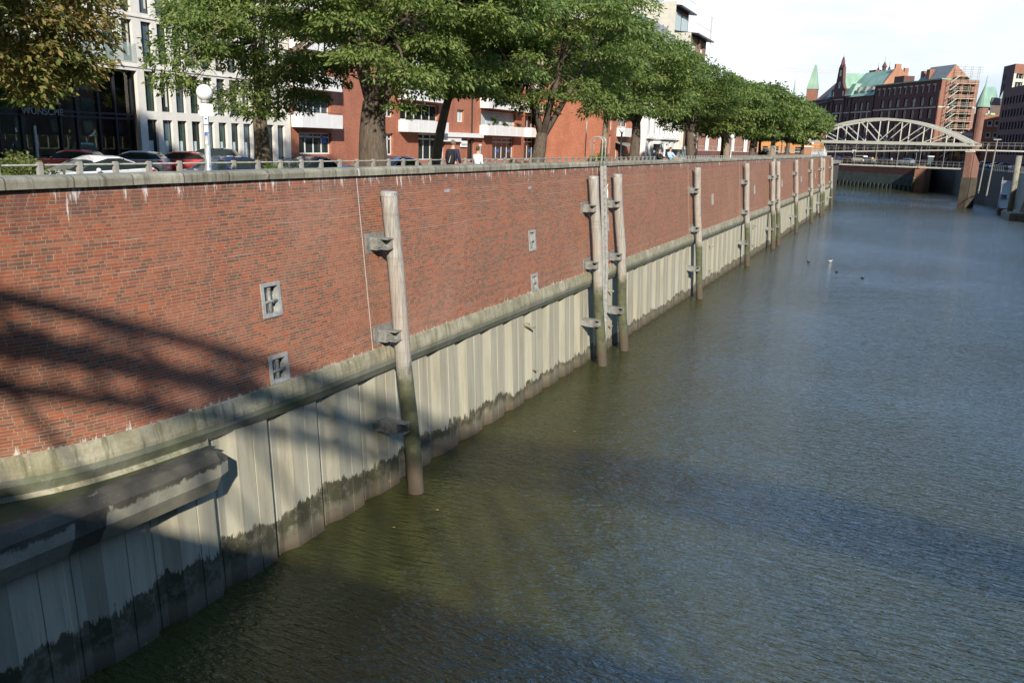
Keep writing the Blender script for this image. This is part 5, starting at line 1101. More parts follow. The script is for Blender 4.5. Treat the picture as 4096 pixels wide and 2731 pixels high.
# continuation to the right on slender posts
m = MB(); C0 = bp_(SP, 1.6, 0)
m.extr([C0 + nv2 * -1.6 + Vector((0, 0, 10.9)), Vector((34, 182.4, 10.95)), Vector((34, 182.4, 11.2)), C0 + nv2 * -1.6 + Vector((0, 0, 11.15))], [C0 + nv2 * 1.6 + Vector((0, 0, 10.9)), Vector((34, 185.6, 10.95)), Vector((34, 185.6, 11.2)), C0 + nv2 * 1.6 + Vector((0, 0, 11.15))])
d = m.build('approach_deck', 'brsteel', fb); m = MB(); p, q = C0 + nv2 * -1.5, Vector((34, 182.5, 0))
for h in (12.5, 12.0): m.bar(p + Vector((0, 0, h)), q + Vector((0, 0, h + .1)), .05, .05)
for k in range(24): c = p.lerp(q, k / 23); m.bar(c + Vector((0, 0, 11.3)), c + Vector((0, 0, 12.5)), .045, .045)
m.build('railing', 'steel', d)
# brick pier at the right end
def pier(s, w_, z0, z1, mat, wd, par):
    m = MB(); c = bp_(s, 1.8, 0); P0 = [c + dv * a * w_ + nv2 * b * 2.0 for a, b in ((-1, -1), (1, -1), (1, 1), (-1, 1))]; m.prism([(p.x, p.y) for p in P0], z0, z1); return m.build(wd, mat, par)
pier(SP + .1, .62, 5.8, 10.6, 'bbrown', 'brick_pier', fb); pier(SP + .1, .74, -1, 5.8, 'mud_shade', 'pier_base', fb); pier(SP + .1, .8, 10.6, 10.9, 'brsteel', 'pier_cap', fb)  # pier base: shade under the pier put into its dark colour
rp = thing('pier', 'tan brick abutment block at the left end of the footbridge', 'pier', (-18.5, 184, 7.8)); m = MB(); m.box(-20.2, -18.2, 176, 178, 7.8, 10.6); m.build('block', 'bpale', rp); m = MB(); m.box(-20.3, -18.1, 175.9, 178.1, 10.6, 10.85); m.build('cap', 'white', rp)
rm = thing('ramp', 'railed ramp rising from the promenade end to the footbridge', 'ramp', (-15.5, 170, 8.1)); m = MB(); m.extr([(-15.8, 166, 8.1), (-14.3, 166, 8.1), (-14.3, 166, 8.3), (-15.8, 166, 8.3)], [(-19.5, 184, 9.5), (-16.5, 184, 9.5), (-16.5, 184, 9.75), (-19.5, 184, 9.75)]); m.build('slab', 'brsteel', rm)
m = MB()
for k in range(17): a = Vector((-14.35, 166, 8.3)).lerp(Vector((-16.6, 184, 9.75)), k / 16); m.bar(a, a + Vector((0, 0, 1.2)), .05, .05)
m.bar((-14.35, 166, 9.5), (-16.6, 184, 10.95), .06, .06); m.build('railing', 'brsteel', rm)

# ================================================================== FAR QUAY
fq = thing('far_quay_wall', 'distant shaded quay wall with green plinth and dark piling below the warehouse', 'quay wall', (-10, 267, 0))
qa, qb = Vector((-90, 363.2, 0)), Vector((2.0, 254, 0)); qd = (qb - qa).normalized(); qn = Vector((qd.y, -qd.x, 0)); QL = (qb - qa).length
T3q = plane3(qa + qn * .02, qd, qn)
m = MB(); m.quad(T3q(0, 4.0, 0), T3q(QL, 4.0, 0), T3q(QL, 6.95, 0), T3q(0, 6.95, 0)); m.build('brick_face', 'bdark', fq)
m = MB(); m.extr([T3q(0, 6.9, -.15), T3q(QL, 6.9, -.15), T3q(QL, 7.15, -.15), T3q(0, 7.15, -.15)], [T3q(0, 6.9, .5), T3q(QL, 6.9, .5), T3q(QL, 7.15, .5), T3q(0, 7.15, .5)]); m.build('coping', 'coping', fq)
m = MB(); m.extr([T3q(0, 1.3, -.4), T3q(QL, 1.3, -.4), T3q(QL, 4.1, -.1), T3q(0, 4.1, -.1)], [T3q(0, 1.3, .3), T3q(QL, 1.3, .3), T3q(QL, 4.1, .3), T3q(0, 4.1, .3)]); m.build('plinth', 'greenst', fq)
m = MB(); a = 50.0; P0 = []
while a < QL:
    for da, dd in ((0, -.5), (.9, -.5), (1.1, .0), (1.6, .0)): P0.append((a + da, dd))
    a += 1.8
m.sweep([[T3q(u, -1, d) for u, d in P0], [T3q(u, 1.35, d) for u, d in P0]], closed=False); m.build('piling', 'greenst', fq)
m = MB()
for u in np.arange(60, QL, 2.6): m.tube([T3q(u, 7.1, 0), T3q(u, 8.15, 0)], .04, 5)
for z in (8.15, 7.75, 7.4): m.tube([T3q(55, z, 0), T3q(QL, z, 0)], .03, 5)
m.build('railing', 'steel', fq)
eq = thing('far_quay_wall', 'dark masonry quay wall in deep shade below the brick pier', 'quay wall', (14, 262, 0))
m = MB(); P1 = [(2, 254), (6, 262), (11, 250), (12.9, 213), (15.4, 205), (17, 192), (18.5, 180), (18.5, 150), (26, 140)]
for (a, b) in zip(P1, P1[1:]):
    a, b = Vector((a[0], a[1], 0)), Vector((b[0], b[1], 0)); d_ = (b - a).normalized(); n_ = Vector((d_.y, -d_.x, 0)) * .05; m.quad(a + n_ + Vector((0, 0, -1)), b + n_ + Vector((0, 0, -1)), b + n_ + Vector((0, 0, 7.08)), a + n_ + Vector((0, 0, 7.08)))
m.build('masonry', 'mud_shade', eq); m = MB()  # masonry colour kept dark to carry the deep shade here
for (a, b) in zip(P1, P1[1:]):
    a, b = Vector((a[0], a[1], 0)), Vector((b[0], b[1], 0)); n_ = int((b - a).length / 1.5)
    for i in range(n_): c = a.lerp(b, i / n_); m.tube([c + Vector((0, 0, 7)), c + Vector((0, 0, 8.3))], .035, 4)
    m.tube([a + Vector((0, 0, 8.3)), b + Vector((0, 0, 8.3))], .04, 5)
m.build('railing', 'steel', eq)
dk = thing('quay_pier', 'brick pier with a pale fender pile at the corner of the far quay', 'pier', (3, 252, 0)); m = MB(); m.prism([(1.2, 252.6), (3.6, 251.2), (5.2, 253.5), (2.8, 255.5)], -1, 7.0); m.build('masonry', 'bpale', dk); m = MB(); m.tube([(1.0, 251.5, -1), (1.3, 251.5, 3.8)], [.35, .33], 10); m.build('fender_pile', 'pile', dk)
rb = thing('stone_embankment', 'grey rubble stone embankment at the right picture edge', 'embankment', (21, 165, 0)); m = MB(); m.extr([(16.6, 158, -1), (24, 150, -1), (26, 152, 7.0), (18.4, 160, 7.0)], [(16.9, 180, -1), (20, 182, -1), (20, 184, 7.0), (18.45, 180, 7.0)]); m.build('rubble', 'rocks', rb)
# pontoon, dolphins, gangway
pt = thing('pontoon', 'low concrete pontoon at the foot of the tall mooring pile', 'pontoon', (19, 148, 0)); m = MB(); m.prism([(14.9, 163), (15.4, 155), (24, 153), (24, 166), (15.6, 166)], -.5, 1.05); m.build('hull', 'rocks', pt); m = MB(); m.prism([(15.1, 163), (15.6, 155.4), (23.8, 153.4), (23.8, 165.6), (15.8, 165.6)], 1.05, 1.2); m.build('deck', 'ledge', pt)
def dolphin(x, y, r_, z1, wd, mat, lean=0):
    t = thing('mooring_pile', wd, 'pile', (x, y, 0)); m = MB(); m.tube([(x, y, -1), (x + lean, y, z1)], [r_, r_ * .97], 18); m.build('shaft', mat, t, smooth=True); m = MB(); m.tube([(x + lean, y, z1), (x + lean, y, z1 + .08)], [r_ * 1.04, r_ * .9], 18); m.build('cap', 'galv', t); return t
dolphin(15.85, 160, .45, 10.1, 'tall round mooring pile at the right edge rising from the pontoon', 'rocks')
dolphin(15.6, 172, .62, 3.4, 'short thick dark mooring pile left of the tall one', 'steel')
gw = thing('gangway', 'arched steel gangway with curved railings down to the pontoon', 'gangway', (18, 170, 4)); g0, g1 = Vector((16.9, 183, 0)), Vector((15.6, 166, 0)); g0.z = 5.6; g1.z = 1.3
for s in (-.9, .9):
    m = MB(); P_ = [g0.lerp(g1, k / 14) + Vector((s, 0, 2.3 * math.sin(math.pi * k / 14) + .1)) for k in range(15)]
    for a, b in zip(P_, P_[1:]): m.bar(a, b, .12, .12)
    for k in range(1, 14, 2): m.bar(g0.lerp(g1, k / 14) + Vector((s, 0, 0)), P_[k], .05, .05)
    m.bar(g0 + Vector((s, 0, 0)), g1 + Vector((s, 0, 0)), .12, .2); m.build('side_truss', 'steel', gw)
m = MB(); m.extr([g0 + Vector((-.9, 0, 0)), g0 + Vector((.9, 0, 0)), g0 + Vector((.9, 0, -.12)), g0 + Vector((-.9, 0, -.12))], [g1 + Vector((-.9, 0, 0)), g1 + Vector((.9, 0, 0)), g1 + Vector((.9, 0, -.12)), g1 + Vector((-.9, 0, -.12))]); m.build('walkway', 'steel', gw)
for px, dep, h, wd in ((2282, 150, 12.8, 'tall slim pale lamp mast under the bridge approach, right one'), (2262, 160, 12.3, 'tall slim pale mast under the bridge approach, left one')):
    c = hp(px, dep); t = thing('mast', wd, 'mast', (c.x, c.y, 3)); m = MB(); m.tube([(c.x, c.y, 3), (c.x + .3, c.y, h)], [.14, .1], 8); m.build('pole', 'steel', t)
    if px == 2282: m = MB(); m.box(c.x - .3, c.x + .9, c.y - .15, c.y + .15, h, h + .15); m.build('lamp_head', 'galv', t)

# ================================================================== WAREHOUSE
W0 = Vector((4.9, 270, 0)); wd_ = Vector((-.56, .83, 0)).normalized(); wn = Vector((-.83, -.56, 0)).normalized(); sdv = Vector((.93, .37, 0)).normalized(); sn = Vector((.37, -.93, 0)).normalized()
wh = thing('warehouse', 'long shaded red brick warehouse with green copper roofs, gables and arched windows', 'warehouse', (0, 285, 7.1))
T3w = plane3(W0, wd_, wn); ZR = 30.5; wins = []
ux = [3.0, 7.0, 11.0, 15.0, 19.0, 23.0, 27.0]
for u in ux: wins += [(u, u + 1.7, 12.2 + 3.9 * k, 14.9 + 3.9 * k, 0) for k in range(3)] + [(u, u + 1.7, 23.6, 26.2, 1), (u - .1, u + 1.6, 8.2, 10.6, 0)]
for k in range(11): wins.append((2.4 + 2.75 * k, 3.5 + 2.75 * k, 27.4, 29.2, 2))
for u in [35.5, 39, 42.5, 52, 55, 62, 66, 70, 74]: wins += [(u, u + 1.6, 12.2 + 3.9 * k, 14.9 + 3.9 * k, 0) for k in range(3)] + [(u, u + 1.6, 23.2, 26.0, 1)]
for u in (47.5, 59): wins += [(u, u + 1.2, 11 + 3.9 * k, 13.4 + 3.9 * k, 0) for k in range(3)] + [(u, u + 1.2, 24.6, 27.4, 1)]
WH_ = [w_[:4] for w_ in wins if w_[4] != 2]; TOPH = [w_[:4] for w_ in wins if w_[4] == 2]
m = MB(); holes_wall(m, T3w, (0, 33), (7.1, ZR), [h for h in WH_ + TOPH if h[1] < 33], .3); holes_wall(m, T3w, (33, 90), (7.1, 27.8), [h for h in WH_ if h[0] > 33], .3)
def arch_fill(mb, T, a, b, c, d, dd=.0):
    r_ = (b - a) / 2; cx = (a + b) / 2; zc = d - r_
    for s in (-1, 1):
        pts = [T(cx + s * r_, d, dd)] + [T(cx + s * r_ * math.cos(q), zc + r_ * math.sin(q), dd) for q in np.linspace(0, math.pi / 2, 5)]
        mb.poly(pts)
for (a, b, c, d, k) in wins:
    if k == 1: arch_fill(m, T3w, a, b, c, d, -.004)
bk = Vector((.56, -.0, 0))
m.extr([T3w(2, 7.1, 8.6), T3w(33, 7.1, 8.6), T3w(33, ZR, 8.6), T3w(2, ZR, 8.6)], [T3w(2, 7.1, 8.8), T3w(33, 7.1, 8.8), T3w(33, ZR, 8.8), T3w(2, ZR, 8.8)])
m.quad(T3w(33, 27.8, 0), T3w(33, 27.8, 14), T3w(33, ZR, 14), T3w(33, ZR, 0))
# pilaster strips
for u in (0.4, 33.0, 46.2, 50.6, 58.0, 61.4): m.extr([T3w(u - .35, 7.1, -.25), T3w(u + .35, 7.1, -.25), T3w(u + .35, 27.6, -.25), T3w(u - .35, 27.6, -.25)], [T3w(u - .35, 7.1, .05), T3w(u + .35, 7.1, .05), T3w(u + .35, 27.6, .05), T3w(u - .35, 27.6, .05)])
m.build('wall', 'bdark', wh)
nwin = 0
for (a, b, c, d, k) in wins:
    nwin += 1
    if nwin > 92: break
    add_window(wh, T3w, a, b, c, d, .26, 'wframe' if k == 2 or nwin % 7 == 0 else 'frame', 'glassb' if k else 'glass', 1 if k != 2 else 1, .6 if k == 1 else 0, .1)
m = MB()
for z, u0, u1 in ((22.9, 0, 33), (22.6, 33, 90), (27.2, 50.6, 58)): m.extr([T3w(u0, z, -.12), T3w(u1, z, -.12), T3w(u1, z + .35, -.12), T3w(u0, z + .35, -.12)], [T3w(u0, z, .01), T3w(u1, z, .01), T3w(u1, z + .35, .01), T3w(u0, z + .35, .01)])
for (a, b, c, d, k) in wins:
    if k == 2: m.extr([T3w(a - .2, d + .05, -.05), T3w(b + .2, d + .05, -.05), T3w(b + .2, d + .4, -.05), T3w(a - .2, d + .4, -.05)], [T3w(a - .2, d + .05, .01), T3w(b + .2, d + .05, .01), T3w(b + .2, d + .4, .01), T3w(a - .2, d + .4, .01)])
m.build('string_course', 'offwhite', wh)
m = MB(); m.extr([T3w(-.3, ZR, -.4), T3w(33.3, ZR, -.4), T3w(33.3, ZR + .35, -.4), T3w(-.3, ZR + .35, -.4)], [T3w(-.3, ZR, 8), T3w(33.3, ZR, 8), T3w(33.3, ZR + .35, 8), T3w(-.3, ZR + .35, 8)]); m.build('cornice', 'copper', wh)
# sunlit end wall with its scaffold
T3s = plane3(W0, sdv, sn); SL = 10.2
ew = [(2.3, 5.0, 10 + 3.3 * k, 12.2 + 3.3 * k) for k in range(6)] + [(6.0, 8.4, 10 + 3.3 * k, 12.2 + 3.3 * k) for k in range(6)]
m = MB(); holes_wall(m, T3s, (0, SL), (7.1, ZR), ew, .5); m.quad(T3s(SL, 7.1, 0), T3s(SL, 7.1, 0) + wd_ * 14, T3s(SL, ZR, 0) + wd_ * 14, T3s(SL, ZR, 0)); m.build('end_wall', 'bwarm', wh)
for w_ in ew: add_window(wh, T3s, *w_, .42, 'frame', 'glass', 1, 0, .1)
m = MB(); m.extr([T3s(0, 22.9, -.12), T3s(SL, 22.9, -.12), T3s(SL, 23.3, -.12), T3s(0, 23.3, -.12)], [T3s(0, 22.9, .01), T3s(SL, 22.9, .01), T3s(SL, 23.3, .01), T3s(0, 23.3, .01)]); m.build('end_band', 'offwhite', wh)
sf = thing('scaffold', 'pale scaffold with a zigzag stair against the sunlit warehouse end wall', 'scaffold', tuple(T3s(5, 7.1, -1.2)))
for L_ in range(12):
    z = 9.0 + 2.05 * L_; m = MB(); m.extr([T3s(3.2, z, -1.3), T3s(9.3, z, -1.3), T3s(9.3, z + .1, -1.3), T3s(3.2, z + .1, -1.3)], [T3s(3.2, z, -.4), T3s(9.3, z, -.4), T3s(9.3, z + .1, -.4), T3s(3.2, z + .1, -.4)])
    p = m.build('platform', 'plank' if L_ % 3 == 0 else 'scaf', sf); m = MB()
    for h in (.55, 1.05): m.tube([T3s(3.2, z + h, -1.32), T3s(9.3, z + h, -1.32)], .045, 4)
    m.build('guard_rail', 'scaf', p); m = MB(); m.bar(T3s(1.7, z - 1.95, -1.6), T3s(4.0, z + .05, -1.6), .5, .16); m.build('stair_flight', 'brsteel', sf)
    m = MB(); m.tube([T3s(1.7, z - .9, -1.9), T3s(4.0, z + 1.1, -1.9)], .04, 4); m.build('stair_rail', 'scaf', sf)
m = MB()
for u in (1.4, 3.2, 5.2, 7.3, 9.3):
    for d in (-1.35, -.4): m.tube([T3s(u, 7.1, d), T3s(u, 34.2 if u > 3 else 31, d)], .05, 4)
for z in (32.6, 33.2, 33.9): m.tube([T3s(3.2, z, -1.3), T3s(10.2, z, -1.3)], .045, 4)
m.build('standard', 'scaf', sf)
bn = thing('banner', 'white builder banner with a small red mark hung on the scaffold', 'banner', tuple(T3s(8, 12.7, -1.5))); m = MB(); m.extr([T3s(6.6, 13.0, -1.45), T3s(10.0, 13.0, -1.45), T3s(10.0, 16.2, -1.45), T3s(6.6, 16.2, -1.45)], [T3s(6.6, 13.0, -1.4), T3s(10.0, 13.0, -1.4), T3s(10.0, 16.2, -1.4), T3s(6.6, 16.2, -1.4)]); m.build('cloth', 'signw', bn)
m = MB(); m.extr([T3s(7.2, 14.8, -1.47), T3s(7.8, 14.8, -1.47), T3s(7.8, 15.4, -1.47), T3s(7.2, 15.4, -1.47)], [T3s(7.2, 14.8, -1.45), T3s(7.8, 14.8, -1.45), T3s(7.8, 15.4, -1.45), T3s(7.2, 15.4, -1.45)]); m.build('mark', 'red', bn)
text_mesh('banner_lettering', 'Gerüstbau', .5, 'red', bn, tuple(T3s(8.85, 15.1, -1.46)), sdv, (0, 0, 1), .004)
for nm, c, u, z in (('orange_tarp', 'signo', 5.8, 9.6), ('red_tarp', 'red', 5.6, 12.4)):
    m = MB(); m.extr([T3s(u, z, -1.4), T3s(u + 1.2, z, -1.4), T3s(u + 1.2, z + 1.5, -1.4), T3s(u, z + 1.5, -1.4)], [T3s(u, z, -1.36), T3s(u + 1.2, z, -1.36), T3s(u + 1.2, z + 1.5, -1.36), T3s(u, z + 1.5, -1.36)]); m.build(nm, c, sf)
# roofs: slate gable at the corner, chimneys, copper roof, tall brick gables, spire
def gable(u0, u1, d0, zb, zr, mat, name, wallmat=None, along=True):
    """roof with its ridge running inward (seen as a gable from the side)"""
    m = MB(); um = (u0 + u1) / 2
    A_ = [T3w(u0, zb, d0), T3w(u1, zb, d0), T3w(um, zr, d0)]; B_ = [T3w(u0, zb, 14), T3w(u1, zb, 14), T3w(um, zr, 14)]; m.extr(A_, B_); return m.build(name, mat, wh)
# corner slate roof: ridge parallel to the long front, gable end facing us over the end wall
m = MB(); GA = [T3s(.9, ZR + .3, .3), T3s(7.6, ZR + .3, .3), T3s(3.2, 34.7, .3)]; GB = [p + wd_ * 11 for p in GA]; m.extr(GA, GB); m.build('slate_roof', 'slate', wh)
m = MB(); m.add([p - wd_ * .1 for p in GA], [(0, 1, 2)]); m.build('gable_end', 'bpale', wh)
m = MB(); m.add([T3w(9, ZR + .3, 2.0), T3w(14.5, ZR + .3, 2.0), T3w(14.5, 33.8, 4.5), T3w(10, 33.8, 4.5), T3w(9, ZR + .3, 7), T3w(14.5, ZR + .3, 7)], [(0, 1, 2, 3), (3, 2, 5, 4), (0, 3, 4), (1, 5, 2), (0, 4, 5, 1)]); m.build('slate_roof', 'slate', wh)
for (u, d, w_, z1) in ((7.6, 1.0, 1.5, 33.9), (13.2, 3, 1.5, 33.9)):
    m = MB(); A_ = [T3w(u, ZR, d), T3w(u + w_, ZR, d), T3w(u + w_, ZR, d + 1.8), T3w(u, ZR, d + 1.8)]; m.extr(A_, [p + Vector((0, 0, z1 - ZR)) for p in A_]); m.build('chimney', 'bwarm', wh)
m = MB(); m.extr([T3w(20.5, ZR + .35, 1.5), T3w(25.5, ZR + .35, 1.5), T3w(25.5, ZR + .35, 5), T3w(20.5, ZR + .35, 5)], [T3w(20.5, 33, 1.5), T3w(25.5, 33, 1.5), T3w(25.5, 33, 5), T3w(20.5, 33, 5)]); m.build('roof_hut', 'bdark', wh)
# big copper roof behind parapet between u 33 and 60 and its tan gable
m = MB(); m.add([T3w(33, 27.8, -.4), T3w(51, 27.8, -.4), T3w(51, 36.2, 7), T3w(33, 36.2, 7), T3w(33, 27.8, 14), T3w(51, 27.8, 14)], [(0, 1, 2, 3), (3, 2, 5, 4), (0, 3, 4), (1, 5, 2)]); m.build('copper_roof', 'copper', wh)
for u in (35.5, 39.5, 43.5): m = MB(); m.extr([T3w(u, 29.2, .4), T3w(u + 1.3, 29.2, .4), T3w(u + 1.3, 30.9, 1.0), T3w(u, 30.9, 1.0)], [T3w(u, 29.2, 2), T3w(u + 1.3, 29.2, 2), T3w(u + 1.3, 30.9, 2), T3w(u, 30.9, 2)]); m.build('skylight', 'steel', wh)
m = MB(); gp = [(0, 27.8), (6.0, 36.3), (6.0, 37.6), (7.9, 37.6), (7.9, 36.4), (9.2, 35.2), (9.2, 36.5), (10.6, 36.5), (10.6, 34.0), (14.3, 29)]
m.extr([T3w(32.6, z, d) for d, z in gp], [T3w(33.3, z, d) for d, z in gp]); m.build('stepped_gable', 'bpale', wh)
# tall decorated gable
m = MB(); dg = [(50.2, 27.8), (49.6, 30.4), (51.2, 31.2), (52.2, 33), (52.6, 35.5), (52.9, 38), (53.4, 38), (53.9, 37.2), (54.1, 40.4), (54.5, 40.4), (54.7, 37.2), (55.2, 38), (55.7, 38), (56.0, 35.5), (56.4, 33), (57.4, 31.2), (59.0, 30.4), (58.4, 27.8)]
m.extr([T3w(u, z, -.5) for u, z in dg], [T3w(u, z, .5) for u, z in dg]); o_g = m.build('decorated_gable', 'bdark', wh)
for (u, z) in ((53.15, 38), (54.3, 40.4), (55.45, 38)): m = MB(); c = T3w(u, z, 0); m.tubeprof([(c.x, c.y, z, .35), (c.x, c.y, z + .4, .4), (c.x, c.y, z + 1.2, .05), (c.x, c.y, z + 1.8, .03)], 8); m.build('pinnacle', 'bdark', o_g)
m = MB()
for a, b, c, d in ((53.8, 54.1, 31.0, 33.2), (54.4, 54.7, 31.0, 33.2), (53.9, 54.7, 35, 37), (50.9, 51.5, 28.4, 30), (57.1, 57.7, 28.4, 30)): m.extr([T3w(a, c, -.53), T3w(b, c, -.53), T3w(b, d, -.53), T3w(a, d, -.53)], [T3w(a, c, -.5), T3w(b, c, -.5), T3w(b, d, -.5), T3w(a, d, -.5)])
m.build('gable_window', 'blind', o_g)
m = MB(); m.add([T3w(50.5, 27.8, .5), T3w(58, 27.8, .5), T3w(54.3, 36.2, .5), T3w(50.5, 27.8, 13), T3w(58, 27.8, 13), T3w(54.3, 36.2, 13)], [(0, 1, 2), (3, 5, 4), (0, 2, 5, 3), (1, 4, 5, 2)]); m.build('cross_roof', 'copper', wh)
for u0, u1 in ((46.2, 50.2), (58.4, 62.0)):
    m = MB(); m.add([T3w(u0, 28.3, -.5), T3w(u1, 28.3, -.5), T3w(u1, 28.3, 4), T3w(u0, 28.3, 4), T3w(u0 + .8, 32.3, 1.6), T3w(u1 - .8, 32.3, 1.6), T3w(u1 - .8, 32.3, 4), T3w(u0 + .8, 32.3, 4)], [(0, 1, 5, 4), (1, 2, 6, 5), (2, 3, 7, 6), (3, 0, 4, 7), (4, 5, 6, 7)]); m.build('turret_roof', 'copper', wh)
m = MB(); m.add([T3w(58, 27.0, -.4), T3w(74, 25.8, -.4), T3w(68, 34.9, 7), T3w(58, 35.2, 7), T3w(58, 27.8, 14), T3w(78, 25.8, 14)], [(0, 1, 2, 3), (3, 2, 5, 4), (0, 3, 4), (1, 5, 2)]); m.build('tiled_roof', 'tile', wh)
for (u, z1, r_) in ((45.5, 39.6, .6), (42.5, 38, .45), (49, 38.2, .45)): m = MB(); c = T3w(u, 0, 10); m.tubeprof([(c.x, c.y, 34, r_), (c.x, c.y, z1 - 2, r_), (c.x, c.y, z1 - 1.7, r_ * 1.4), (c.x, c.y, z1, .05), (c.x, c.y, z1 + 1.4, .03)], 8); m.build('turret', 'bdark', wh)
m = MB(); m.extr([T3w(47, 33, 8), T3w(51, 33, 8), T3w(51, 33, 10), T3w(47, 33, 10)], [T3w(47, 37, 8), T3w(51, 37, 8), T3w(51, 37, 10), T3w(47, 37, 10)]); m.build('parapet_block', 'bwarm', wh)
tw = thing('tower', 'brick tower with a tall pale green copper spire left of the warehouse', 'tower', (-37, 356, 7)); c = Vector((-38.9, 356, 0)); m = MB(); m.box(c.x - 2, c.x + 2, c.y - 2, c.y + 2, 7, 33.4); m.build('shaft', 'bwarm', tw)
m = MB(); m.add([(c.x - 2.2, c.y - 2.2, 33.4), (c.x + 2.2, c.y - 2.2, 33.4), (c.x + 2.2, c.y + 2.2, 33.4), (c.x - 2.2, c.y + 2.2, 33.4), (c.x - .05, c.y - .5, 42.6), (c.x + .55, c.y - .5, 42.6), (c.x + .55, c.y + .5, 42.4), (c.x - .05, c.y + .5, 42.4)], [(0, 1, 5, 4), (1, 2, 6, 5), (2, 3, 7, 6), (3, 0, 4, 7), (4, 5, 6, 7)]); m.build('spire', 'copper', tw)
for px, dep, h, wd in ((1809, 420, 38, 'slim distant green church spire above the trees'),):
    c = hp(px, dep); t = thing('spire', wd, 'spire', (c.x, c.y, 8)); m = MB(); m.tubeprof([(c.x, c.y, 8, 3), (c.x, c.y, h - 8, 2.6), (c.x, c.y, h - 4, .8), (c.x, c.y, h + 6, .05)], 8); m.build('steeple', 'copper', t)
cr_ = thing('tower_crane', 'thin red lattice jib of a distant tower crane above the trees', 'crane', tuple(hp(1800, 520))); m = MB(); a, b = hp(1750, 520), hp(1932, 500); za, zb = 10 + (339 - 173) / 1880 * 520, 10 + (348 - 183) / 1880 * 500
for dz in (0, 1.6): m.bar(a + Vector((0, 0, za + dz)), b + Vector((0, 0, zb + dz * .9)), .11, .11)
for k in range(26): p, q = a.lerp(b, k / 26), a.lerp(b, (k + 1) / 26); z1 = za + (zb - za) * k / 26; m.bar(p + Vector((0, 0, z1)), q + Vector((0, 0, z1 + 1.6)), .06, .06)
M['craner'] = plain('faded_crane_red', (.65, .4, .38), .6); m.build('jib', 'craner', cr_); m = MB(); c = hp(1590, 525); m.bar(c + Vector((0, 0, 8)), c + Vector((0, 0, za + 3)), 1.2, 1.2); m.build('mast', 'craner', cr_)

# ================================================================== RIGHT BANK BUILDINGS
g = thing('office_building', 'dark brick office block with window bands at the right picture edge', 'building', (28, 200, 7)); o0 = Vector((18.8, 250, 0)); o1 = Vector((34, 176, 0)); dd_ = (o1 - o0).normalized(); T3g = plane3(o0, dd_, Vector((dd_.y, -dd_.x, 0)))
wins = [(2 + 2.2 * i, 3.5 + 2.2 * i, 10.4 + 3.05 * k, 12.2 + 3.05 * k) for k in range(5) for i in range(14)]
m = MB(); holes_wall(m, T3g, (0, 75), (7.1, 26.3), wins, .3); m.extr([T3g(0, 7.1, .3), T3g(0, 7.1, 30), T3g(0, 26.3, 30), T3g(0, 26.3, .3)], [T3g(.1, 7.1, .3), T3g(.1, 7.1, 30), T3g(.1, 26.3, 30), T3g(.1, 26.3, .3)]); m.extr([T3g(0, 26.3, 0), T3g(75, 26.3, 0), T3g(75, 26.3, 30), T3g(0, 26.3, 30)], [T3g(0, 26.6, 0), T3g(75, 26.6, 0), T3g(75, 26.6, 30), T3g(0, 26.6, 30)])
m.quad(T3g(75, 7.1, 0), T3g(75, 7.1, 30), T3g(75, 26.3, 30), T3g(75, 26.3, 0)); m.build('wall', 'bdark', g)
for w_ in wins: add_window(g, T3g, *w_, .26, 'frame', 'glassb', 1, 0, .1)
sb = thing('brick_house', 'small sunlit tan brick house with six white framed windows', 'house', (20, 259, 7)); a, b = Vector((16.3, 262, 0)), Vector((22.0, 260.5, 0)); d_ = (b - a).normalized(); T3h = plane3(a, d_, Vector((d_.y, -d_.x, 0))); LL = (b - a).length
wins = [(.85 + 1.75 * k, 2.05 + 1.75 * k, z, z + 1.6) for k in range(3) for z in (14.6, 17.7)]
m = MB(); holes_wall(m, T3h, (0, LL), (7.1, 20.6), wins, .3); m.extr([T3h(0, 7.1, .3), T3h(0, 7.1, 10), T3h(0, 20.6, 10), T3h(0, 20.6, .3)], [T3h(.1, 7.1, .3), T3h(.1, 7.1, 10), T3h(.1, 20.6, 10), T3h(.1, 20.6, .3)]); m.extr([T3h(0, 20.6, 0), T3h(LL, 20.6, 0), T3h(LL, 20.6, 10), T3h(0, 20.6, 10)], [T3h(0, 20.8, 0), T3h(LL, 20.8, 0), T3h(LL, 20.8, 10), T3h(0, 20.8, 10)]); m.build('wall', 'bpale', sb)
for w_ in wins: add_window(sb, T3h, *w_, .1, 'wframe', 'glass', 0, .2, .2)
m = MB()
for px, zz in ((2251, 21.0), (2263, 21.2), (2268, 21.2)): c = hp(px, 240); m.ball((c.x, c.y, zz), .6, 10, (.7, .7, 1))
M['limeball'] = plain('lime_green_dome', (.35, .6, .3), .5); m.build('roof_vent', 'limeball', sb, smooth=True)
# turreted building behind
tr_ = thing('warehouse', 'brick warehouse with a conical copper turret and steep green roofs', 'warehouse', (26, 300, 7)); a, b = hp(2220, 262), hp(2306, 262); m = MB()
m.extr([a + Vector((0, 0, 7)), b + Vector((0, 0, 7)), b + Vector((0, 0, 22.5)), a + Vector((0, 0, 22.5))], [a + Vector((1, 14, 7)), b + Vector((1, 14, 7)), b + Vector((1, 14, 22.5)), a + Vector((1, 14, 22.5))]); m.build('wall', 'bdark', tr_)
c = hp(2240, 258); m = MB(); m.tubeprof([(c.x, c.y, 7, 1.7), (c.x, c.y, 24.2, 1.7)], 16); m.build('turret', 'bbrown', tr_); m = MB(); m.tubeprof([(c.x, c.y, 24.2, 2.1), (c.x, c.y, 24.4, 2.1), (c.x, c.y, 30.8, .2), (c.x, c.y, 33.5, .04)], 16); m.build('turret_roof', 'copper', tr_)
def pt_(px, dep, z): v = hp(px, dep); return Vector((v.x, v.y, z))
